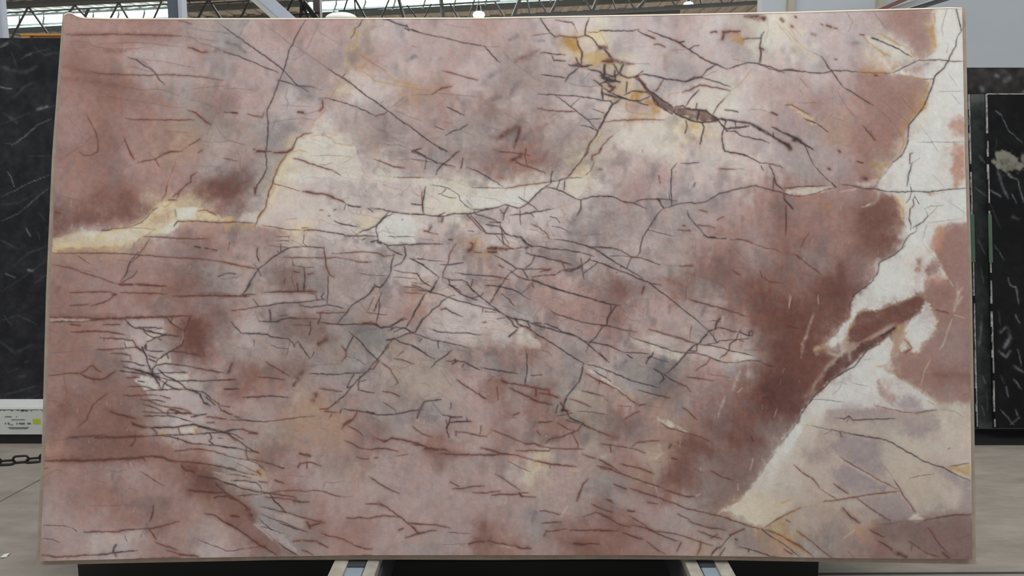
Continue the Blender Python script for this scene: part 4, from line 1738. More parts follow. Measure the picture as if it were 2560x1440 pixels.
(1500,710): """
K2 500,0 560,45 680,130 800,230 900,310 1000,390 1080,460
K2 1080,460 1120,510 1170,585
K3 1080,480 1040,530 1000,590 960,610
K2.5 1090,470 1150,450 1170,440
K3.5 1150,450 1165,390 1200,345
B1.5 1090,375 1150,365 1200,380
K2 1180,435 1240,445 1320,475 1400,480
K2.5 1400,480 1440,500 1490,520
K2.2 1410,460 1380,500 1360,560 1300,600 1290,660 1250,710 1200,740
K1.8 1520,470 1490,480 1490,510 1520,520 1530,480
K1.8 1190,570 1290,560 1380,555 1490,545
B1.5 1380,555 1440,580
K2 1080,600 1160,590 1190,575
B1.5 1230,480 1250,510
B2.5 490,455 620,490 720,520 800,540 900,580 970,600
K2.3 970,600 1080,610 1200,635 1310,670 1420,690 1530,720
K3 970,600 920,630 880,670 840,720 780,790 740,830 670,890
K2 970,610 965,670 890,665
K2 310,530 400,565 520,600 640,640 720,670 850,690 960,690 1060,715 1160,760 1240,785 1380,785
K1.8 1380,785 1470,765 1620,775
K1.8 1620,790 1750,830
B1.8 1100,745 1060,800 1000,830 960,865
B1.5 920,400 905,470 900,560
K1.8 0,600 80,610 150,645 230,680
K2 240,685 420,690 490,700
K3 480,740 520,720 530,690
K2 500,720 460,800
K1.8 510,730 570,750 680,780
K2.5 270,705 320,740
K2.3 0,175 60,190 160,210 210,215
K3 160,220 120,280 90,320
K2 90,320 70,350 65,410 30,420 0,465
B2 0,415 100,420 200,450 310,470 360,480
S14 200,0 240,100 180,200
B5 420,90 440,30
B2.8 880,150 980,180 1080,205 1200,240 1350,285 1470,325
R2 1470,325 1560,345
R3 1440,80 1520,130 1640,240
K2 0,690 60,760
G10 560,830 600,800 640,740
G7 210,830 260,770
G6 300,460 280,560 240,620
G6 170,850 150,740
K3 540,850 620,900 640,950 600,990
K2.3 640,900 700,950 780,990
B2.3 780,990 860,1020 910,1080
K2.2 60,870 140,890 240,935 350,975 480,1010 600,1040
B2.2 0,965 100,1020 180,1060 280,1140 400,1220
Y2 110,985 220,1040 290,1110 350,1180 400,1215
K2 380,1060 500,1095 620,1120 700,1140
K2.3 400,1210 450,1205
G2 450,1205 600,1240
B1.8 390,1275 330,1300 250,1350
B1.5 180,1215 310,1225 300,1260
B3 830,1240 900,1290 970,1360
B2 870,930 1000,950 1130,970
R2.5 1080,905 1250,925 1320,940
W6 1400,870 1370,950 1330,1050
W5 1250,1130 1210,1230 1180,1330
W4 1230,320 1220,390
G5 1220,1260 1200,1280
W3 960,220 950,240
G6 1010,320 1050,230
G5 690,290 690,230
B7 1700,1180 1740,1090 1700,1060
B5 1620,1140 1750,1130
G4 1260,660 1300,655
W3 1770,1250 1740,1330
S14 1640,880 1500,1000 1540,1060
G10 1600,560 1700,650
R2 1430,660 1600,660 1780,660
W4 1910,130 1890,210
W3 1380,1080 1420,1040
B2 1890,410 2000,450
G2 1220,130 1260,60
""",
(1960,700): """
K2 900,0 800,80 700,150 660,230 650,300
G2 640,380 560,480 500,560
G2 340,1140 480,1000 620,910
K2.5 960,640 830,700 770,780 700,870 620,910 480,990 420,1060 310,1150 250,1230 180,1330 130,1440
W7 1120,430 1020,490 900,560 800,600
Y2 780,610 880,580
K4 970,560 1060,510 1100,480
Y8 1160,460 1160,530
Y5 1120,640 1110,560
Y4 1070,760 1090,690
Y4 1100,530 1080,550
B2 1250,630 1280,680 1210,730
B1.5 1200,590 1250,640
Y2 1410,210 1500,310 1535,420 1520,510 1440,580 1370,650
Y3 1360,690 1290,740 1270,690 1220,580
W3 1040,900 1050,820 1060,760
Y4 590,610 640,560
Y3 640,510 690,440 720,370
Y3 740,330 800,300
Y2 920,320 1100,240 1300,170 1390,130
Y7 310,690 390,660
W10 310,690 450,640
W7 440,720 540,760 600,710
W8 520,790 430,870 380,950 320,1020 280,1100 220,1160
W6 650,720 660,800
W4 1680,390 1630,520 1590,650 1550,710
W5 1750,120 1730,200 1700,310
W6 1730,30 1740,130 1780,80
W4 1660,10 1690,60
W5 1730,240 1780,170
W3 1700,350 1800,380
W3 1460,800 1400,920 1370,1050
Y2 1000,900 1100,930 1180,1000 1300,1070 1450,1170 1540,1240
Y5 1150,920 1200,940
Y4 1440,1210 1500,1240
B1.2 260,1190 420,1200 600,1220
B1.2 900,1250 1050,1290 1200,1320 1320,1330
B1.8 1320,1330 1420,1310 1520,1300
K2 520,1380 600,1390 650,1360 690,1400 800,1395 950,1390 1120,1385
B1.5 650,1370 630,1420
G1.5 680,1030 840,1060
G1.2 480,1150 560,1080 600,980
W5 300,330 240,500 200,620 170,780
W5 230,560 180,640
W3 60,150 50,280
W3 340,150 345,240
B2 30,460 130,490
S10 1500,940 1700,950 1860,960
B1.8 1640,330 1520,300
R2 1120,210 1190,350
G1.5 1560,1290 1700,1310 1800,1370
G1.2 790,800 860,790
G5 540,640 560,720
Y3 960,870 920,860
""",
})
VEINS.update({
(90,1050): """
R1.8 520,0 460,30 410,80
R1.5 170,205 310,190
B3 310,185 370,175 450,165 600,160 700,150
B4.5 590,175 700,170 830,175 1000,165 1100,165
K2.2 1100,165 1200,155 1350,150 1500,145 1620,140
K2 1250,155 1340,165 1430,190 1520,225 1600,240 1700,245
K2 1700,245 1860,265 2000,285
B3 970,45 1030,60 1100,75
K2.2 1100,75 1250,75 1400,70 1500,55 1570,40 1640,65 1750,100 1870,125
K2 1620,70 1720,80 1860,110
B2 1160,80 1210,140
B2 1420,70 1440,135
K2.2 1620,140 1740,130 1880,120 2000,95
K3 1850,120 1900,125
K1.8 1740,140 1760,180 1730,210 1770,240
K1.5 1820,180 1870,185
B1.8 1900,125 1950,170 2000,210
K3 1870,265 1900,275
B3 990,150 990,200 950,260
B1.5 1420,170 1415,210
B2.5 1390,310 1480,305 1550,290
B2 1550,290 1640,290 1760,310 1900,350
S14 90,375 300,390 600,400 900,390 1160,360
B5.5 85,405 300,405 500,408 700,398 900,388 1040,375 1160,362
B5 1160,360 1250,370 1320,400 1400,415
B3 1400,415 1550,425 1700,440 1850,465 1990,495
B2 1080,390 1090,410
R1.8 75,580 140,530 210,495 260,515 310,540
B1.5 80,485 120,480
G2 720,500 800,520 910,495
G5 770,520 760,600
G1.5 770,650 775,600
G1.5 800,620 815,690
G1.5 830,560 870,590
R1.5 540,585 620,605 720,635
B1.5 1040,510 1120,560 1220,625 1290,660
G3 1240,550 1240,600
R1.2 920,685 1050,715
R1.2 530,855 800,855 950,850
B3 1140,1010 1170,920 1175,855
B2.5 480,1120 600,1118 720,1115 830,1115 920,1095 1050,1090
B2.5 1050,1090 1180,1080 1250,1065
B1.8 1250,1065 1330,1040 1430,1015
G7 1100,1050 1110,1120
B2.5 1130,1090 1170,1140 1200,1190
G2 1080,1100 1050,1170
B1.5 70,1055 180,1055 300,1060 350,1075
B1.3 360,1080 410,1115
B1.5 60,1185 150,1190 240,1225
B1.5 890,1155 910,1210
B3 60,1350 130,1355 200,1372 350,1362 500,1350 560,1350
K2.5 560,1350 700,1345 800,1325 1010,1305
K4 770,1320 780,1280 800,1250
B2 790,1330 800,1360
B2.3 1190,1215 1250,1245 1340,1270 1420,1300
B2 1310,1305 1400,1330 1480,1350
B4 1440,1350 1540,1355 1620,1365
B2 1000,1390 1440,1375
B1.5 1620,1195 1720,1235 1820,1270 1920,1315
B4 1460,460 1500,505 1580,520
S14 1490,470 1600,490 1720,510
B5 1530,700 1600,715 1700,720
B4 1700,720 1790,730 1880,720 2000,790
S10 1540,560 1650,610 1760,640
S20 1640,580 1760,620 1850,650
B3 1800,640 1870,700
B2.5 1690,935 1780,950 1850,1000 1910,1035 2000,1075
B3 1950,960 2000,965
K2 1620,560 1760,580 1880,620 2000,650
K2 1780,780 1830,760 1900,770
W3 940,420 960,470
W2 970,920 1000,870
G1.5 1900,540 2000,550
W3 1770,520 1880,545
""",
(560,1050): """
K2.5 0,130 40,105 110,95 190,92
B2 190,92 260,115 320,135
B4.5 250,130 330,135
K2 0,125 90,140 190,190
K2 20,120 120,190 200,250 290,310 350,325
B4 270,305 340,325
K1.8 0,265 120,280 200,300 280,320
B1.8 220,260 220,340 240,390
B2 240,390 350,410 450,435 550,465
B3.5 540,465 600,482
K1.5 0,350 120,380 240,400 330,430 420,510
K1.2 130,430 250,490 340,530
K1.5 0,480 150,515 330,555
K1.5 60,540 160,555 270,580
K2 70,605 200,605 320,625 360,660 380,715
B2.5 350,615 430,625
B3 510,600 600,635
K2.2 0,630 80,645 180,685 280,705 370,720 440,730
K1.8 140,760 250,750 380,740
K3 400,730 460,735
K2.8 460,735 490,790 560,860 620,925
B1.8 460,730 560,710 650,705 720,705
B2 720,705 800,715 890,705 990,715 1060,740 1130,760 1200,770
R1.5 1200,770 1290,760
B2.8 460,735 550,745 650,760 720,780
B2 410,770 560,780 700,800
B4.5 700,810 800,822 850,820
B4 0,755 60,775 140,805 200,850 260,900
S18 200,870 300,960
B10 240,910 300,990
K1.8 370,865 450,885 560,915 660,935
B2.3 660,935 760,970 880,1000 1010,1028
B4 860,1060 960,1035
B4 830,1020 860,1080
K1.8 370,940 470,985 600,1025 730,1085 840,1125
K2 560,1030 680,1075 740,1100
K1.5 330,970 420,1050 480,1095 590,1135
K1.5 370,1065 440,1080 480,1100
B4.5 0,1020 80,1055 170,1115 260,1180 340,1240 400,1270
B6 360,1260 410,1265
B3.5 400,1270 460,1310 530,1355
K2.2 470,1190 560,1240 660,1310 750,1360
W4 300,1040 380,1100 480,1200 540,1230
K1.2 0,1310 80,1310 200,1285 340,1270
B3 80,955 150,970
B2.3 790,1200 860,1210 920,1210 960,1235
B2.5 960,1235 1040,1275
B2 690,1215 760,1205
B2.5 780,1300 840,1320 890,1350
B2 970,1130 1030,1155 1120,1170 1200,1195 1280,1235
B3 1280,1235 1340,1265 1400,1285 1480,1290
B2.5 1230,980 1300,985 1370,970
B2.5 1340,970 1430,985 1530,965 1620,955 1700,965 1750,970
B2 1420,840 1530,840 1590,860
B2.3 1540,820 1640,880 1730,950 1850,1040 1960,1130
B2 1850,1030 2000,1045
B2.5 1820,1175 1900,1150 2000,1120
B2.5 1750,1100 1790,1085
B2.5 1460,570 1560,640 1650,690 1750,735
B1.8 1330,370 1400,390 1450,390
B2.5 1510,380 1540,375
B1.5 1720,360 1840,345
B2 1210,205 1290,240 1370,285 1440,295
B3 1440,295 1550,285 1640,290
B2.5 1640,290 1740,315
S14 1500,180 1560,210
B4.5 1530,185 1600,215 1680,180
B4 1660,180 1800,200 1900,225 2000,260
B2 1180,90 1200,50 1290,0
B2.5 1240,60 1340,110 1390,160
B5 760,335 860,360
V9 740,380 840,360
B3 760,430 880,425 970,460
B4 740,470 760,440
B3 830,480 830,430
G4 970,365 985,355
G5 490,200 510,175
R1.5 980,690 1020,615
R1.5 1020,620 1100,630 1200,610
R1.2 640,550 860,580
K1.5 40,0 200,5 350,15
B4 1390,1355 1470,1355
Y5 340,510 350,540
B2 330,510 370,550
""",
(1030,1050): """
K2.5 380,20 350,60 350,120 370,175
K1.8 390,20 590,10
K2 340,0 350,40
B2.2 440,115 560,130 680,160 750,170
B2 440,115 440,155
B1.8 690,60 680,140
B4 0,235 100,255 160,280 260,295 340,300 380,320
B4 130,285 200,290 260,300
B3.5 290,330 380,340 500,345 660,348 800,352 920,345
S12 120,300 300,340 600,350
B3.5 690,280 800,305 900,335 1060,355
B2 1060,355 1150,385 1240,410
B3.5 1240,410 1360,435 1480,450 1640,465
B1.8 790,90 900,140 1020,190 1130,235
B3 1140,240 1230,235 1280,260
B2 1280,260 1400,285 1560,290 1720,290
B2.5 1040,310 1200,305 1370,310 1385,290
B3 1340,230 1380,190 1470,175 1560,140 1660,105
S12 1360,210 1440,170
B2 1600,130 1660,240 1660,280
B2.5 1660,105 1720,20
B2 1460,30 1560,90 1630,110
B2.5 1700,40 1830,100 2000,170
K2 1540,0 1680,40
B2 1250,110 1280,150
G12 1160,140 1180,130
G7 1210,70 1240,20
B1.8 1700,340 1800,375 1900,410 2000,470
B2 1850,460 2000,490
W8 1860,385 1930,365
Y9 1230,430 1240,450
Y4 1560,510 1620,540
W7 1580,500 1660,505
B1.5 960,410 1060,465 1180,515
B1.5 1380,450 1380,480
K1.8 380,620 430,645 470,665
B2.5 410,690 530,680 600,665 720,660
B2.3 610,725 720,730 880,712
B2.5 800,750 950,745 1080,740
B2.5 1080,740 1110,725 1160,730
B2.5 1090,760 1160,768 1240,770
B1.8 830,540 920,590 1000,650 1080,700
B3 1070,730 1100,765
B3.5 1760,590 1710,640 1680,720 1650,810
G2 1200,1020 1210,950
G9 1210,1000 1230,920
B2 1280,910 1340,910 1430,935 1500,945
B2.5 1300,1035 1400,1025 1490,1022
B2 1340,1110 1420,1110 1470,1100 1540,1090
B3 1580,1105 1700,1105 1850,1100 2000,1110
B2 1320,1160 1350,1110
B2 1710,970 1780,945 1840,920 1920,950 2000,975
B2 1790,840 1880,880 2000,920
B2.5 0,1035 140,1045 250,1050 340,1070 380,1080
B2.5 0,1155 80,1135 170,1110 240,1105
B1.5 360,1120 480,1130 590,1140
B2 0,1070 60,1130
B3.5 570,1240 640,1220 720,1215
B4.5 760,1205 840,1230 930,1245 1040,1265 1100,1285 1190,1285
S14 620,1190 700,1210 820,1230
S14 690,960 720,1100 780,1180
S10 1040,1240 1150,1260
W5 850,1245 950,1265 1050,1275
S14 1610,1230 1740,1235
B6 1620,1235 1730,1245
B3 1740,1240 1870,1240
G2 290,1250 440,1240 560,1240
B1.8 0,60 100,140 200,170
V6 20,80 40,110
B2 1950,790 2000,810
W2 930,840 950,780
W3 1490,960 1560,860
""",
(1500,1050): """
B2 0,235 100,250 200,265 300,280
B1.8 300,280 380,300 450,330
B2 320,265 360,230 480,212 590,208
B2 100,250 110,320
B2.3 600,20 680,80 800,110 900,140
B2 900,140 1020,175 1100,215
B4 690,280 710,245
Y3 740,230 810,260
B2.5 200,440 300,460 420,490 540,540
B2 0,400 100,450 200,520
B2.5 0,480 120,500 240,550 360,590 500,640 640,680
B3 640,700 740,730 860,765 950,765
B3 140,640 260,690
B3 300,680 400,720 540,760 700,820
B3 700,820 800,860 900,895 1030,920
B2.3 1030,920 1150,950 1280,985 1400,1030 1520,1070 1620,1090
B2.3 1620,1090 1720,1120 1800,1150 1900,1210 2000,1270
Y3 1820,1160 1920,1230 2000,1290
Y2 1650,1080 1750,1010 1840,950
B1.8 1640,1080 1760,1000 1890,930 2000,880
B2.5 480,825 580,840
B2.5 80,800 130,830
B4 280,905 340,915
G1.5 340,910 480,950
B1.8 290,960 380,1010 470,1070
B2.5 0,940 80,980 170,1035 300,1075
B2 300,1050 420,1070 540,1110 700,1130 850,1165 1000,1220 1130,1260
B3 460,1080 560,1130 680,1180 780,1210
B3 0,1110 100,1105 180,1105
B3.5 230,1130 320,1160 420,1190
B1.8 470,1215 560,1290 650,1340
B2.5 810,1225 790,1270 770,1310
B2 1010,1220 1000,1290 970,1350
K2 1310,1150 1250,1220 1200,1280
B4 1300,1150 1440,1090
K2.5 1200,1270 1140,1310 1110,1360
K2.5 1250,1280 1220,1320 1195,1365
K2 1130,1330 1170,1270
K2.3 1400,1270 1480,1290 1600,1325 1720,1365 1800,1375
K1.8 1490,1290 1485,1320
K2 1620,1100 1720,1170 1750,1190
K1.8 1750,1190 1850,1250 1990,1360
G10 1360,1200 1380,1270
K3 1350,1190 1370,1200
B3 880,1010 960,1040 1100,1080 1250,1100
B3 980,1110 1080,1150 1220,1190
B2 780,940 900,1000
R2.5 870,420 930,480 1020,530
B2.5 1110,510 1200,560 1330,605
S12 1280,200 1420,205 1640,210
B4 1510,165 1530,210
S12 690,560 820,620
B4 720,380 770,395
G3 1990,0 1900,120 1800,240
G2 1760,320 1660,440 1600,560
W6 590,260 620,330 560,380
W3 1500,500 1530,390
W4 960,760 1000,740
W4 1380,640 1380,700
W4 480,650 520,660
W4 1180,940 1250,900
W5 1330,860 1400,820
W4 1000,480 1010,500
S14 0,130 160,175
Y4 1820,830 1900,800
B2 1860,1000 1900,1020
W3 560,670 570,720
Y3 700,750 830,850
B3 1110,1180 1180,1140
""",
(1960,1050): """
G1.5 130,30 60,120 0,210
Y1.5 180,45 280,55
K1.3 280,60 420,90 560,115
K2.3 560,115 700,145 880,175 1020,200 1080,225 1160,275 1300,355 1380,405 1500,450 1580,470 1680,525 1790,580 1860,605
B2 560,120 575,170
Y3 1610,480 1680,470 1850,430
B1.5 1650,465 1850,430
Y3 1640,480 1750,500 1860,560
W7 1700,510 1780,550 1850,570
W7 480,340 600,410 720,480 860,560 960,610
B1.8 560,370 640,420 740,480 850,540 950,600 1060,650 1130,690
B2.5 500,640 560,685 640,735
B1.8 100,450 190,530 280,580 350,670
B1.2 350,680 440,740 540,800
B2.3 400,815 540,800 680,775 800,755 960,735 1150,712
Y2 0,950 80,920 160,880 250,860 350,860
B2 1100,600 1160,690 1210,780 1250,830
B1.8 1260,840 1310,915
G1.2 960,430 1040,510 1110,610
B2 730,780 820,850 920,920 1010,980 1060,1005
B2.8 1400,1005 1550,975 1700,950 1870,945
R3 880,1045 1000,1040 1150,1020 1280,1010 1400,1005
Y2 860,1060 1000,1035
B3 860,1100 940,1140 1000,1170
B3 940,1210 1020,1255 1080,1300
B7 1080,1300 1140,1340 1220,1370
B3 590,880 680,980 760,1030
V11 580,900 660,970 740,1020
Y8 710,1100 770,1100
W4 600,1180 700,1100
B1.8 1240,1210 1340,1270 1440,1340 1550,1370
B2.2 1440,1080 1500,1160 1560,1250 1640,1330
B4 1590,1330 1650,1380
R2.5 1660,1180 1740,1185 1860,1150
B1.8 130,1110 280,1220 400,1320 490,1385
Y5 0,1190 100,1250 200,1310 300,1380
B1.8 20,1190 150,1250 250,1330 300,1380
B2 0,1290 80,1340
V11 440,1180 410,1250
B1 640,1310 700,1380
B1.5 1280,1250 1270,1310
W3 520,180 510,210
R2 400,140 480,110
B1 1250,590 1340,560 1500,540
W3 175,600 160,660
W4 490,740 540,760
K1.5 1640,290 1660,280
Y3 190,540 210,520
""",
})
PAL = {'a': (155,122,113), 'b': (139,104,94), 'c': (166,135,127), 'd': (177,153,148), 'e': (168,151,146), 'f': (189,171,167),
 'g': (203,188,181), 'h': (209,199,185), 'i': (213,209,203), 'j': (214,196,162), 'k': (192,158,108), 'l': (176,126,58),
 'm': (113,75,66), 'n': (93,61,55), 'o': (84,58,55), 'p': (139,131,128), 'q': (122,116,115), 'r': (157,146,142),
 's': (172,142,124), 't': (156,136,130), 'u': (182,138,120), 'v': (135,110,104), 'w': (180,163,152), 'x': (156,138,127), 'y': (153,138,140), 'z': (192,176,161)}
BASE = """
cccccaaaeerdccdcwffdddcddffghfffdfgwhhgfffdcahhh
cccccaateerdccdcwffdddcddffghfffdfgwhhgfffdcahhh
caaaaddeaerdddddsdddddddtegkjffffffrhghffehiahhh
aabaaedddeddetttsdffddfeteefwjgfrffffffffdshciii
aaabbatrtadderdwgfsscfdtteefekgrfghgfddddcaasiii
ccaaaaaetvddffdffedecdvtftffggsgghhggddadcaaliii
aacbacasxrtrrdgeettdcrrdvdeewhhgjjfffddescaaiiui
aaabacsstddrrjhhetetettvaatewgghgfhgfeeedaasiiui
aaaaacccdrvrjgfgfhefredaaatjgdddfgfggfeedasiiiui
acabbaccvmmtjgfgfgffhhhihhfggdddffffccaccacihhii
vvbbbajjjcvhgghgfggghhgfffgeetefredccvaaabbsiiii
mvgijjgcccrccjgghghgfffggffrteeeeddccbaaabmhiuaa
jsssscctvccdegeffgrefesfreefeefedcatdbbvabmhhuaa
aacccccvvrdevrteeeggffddfddeeeedxvbavbvtbvihubaa
aaaccaabvreevvreeefsgeecdcddvbvdbtvbbbbmmvhigaaa
aaaccccaavceeedeedccfgferdcccbdddedbmmmvmhbmmaaa
aaacefebmvdfvvvrqpeeffgggeddccdddedcbmmbhmmsiaaa
aaaceffvbeeeeetxrrxerrtvaadrdeefdgdgvmmbhbhsgava
aaaavfgfcdabaverrewxwcdrreetgrrqrccrbmmmmigbabbb
caababggrebccwceeetwwddbebrwcwrvtdabmnnsigudhvvv
abbabxfffcddcsstcretrddcdcrxxccstavbmnvgcddddhhh
aaabbafgfecwxssscveddddcdabxxvvcsavmvxhgeeeeehhh
subbbbbacfravdccaddcbddccwdcwcesvbvbvhgceerhhggg
ccccddcabrwscddesdddddddgjddxaswmtvvticgdeehwegg
tcaaacccbmxfacddddddddddddddrrabbvrvhhdderdwwwee
edccaavccsbeetcddddddddddrdeaadddrsjhjwswwrrwrtt
ddddddacedaretaccdddddcadraaabareevrtkxxtsvvvvvv
tddffdccdfdbrtdccddeedbcadabbbccdswxtswrxtbxvvvv
"""
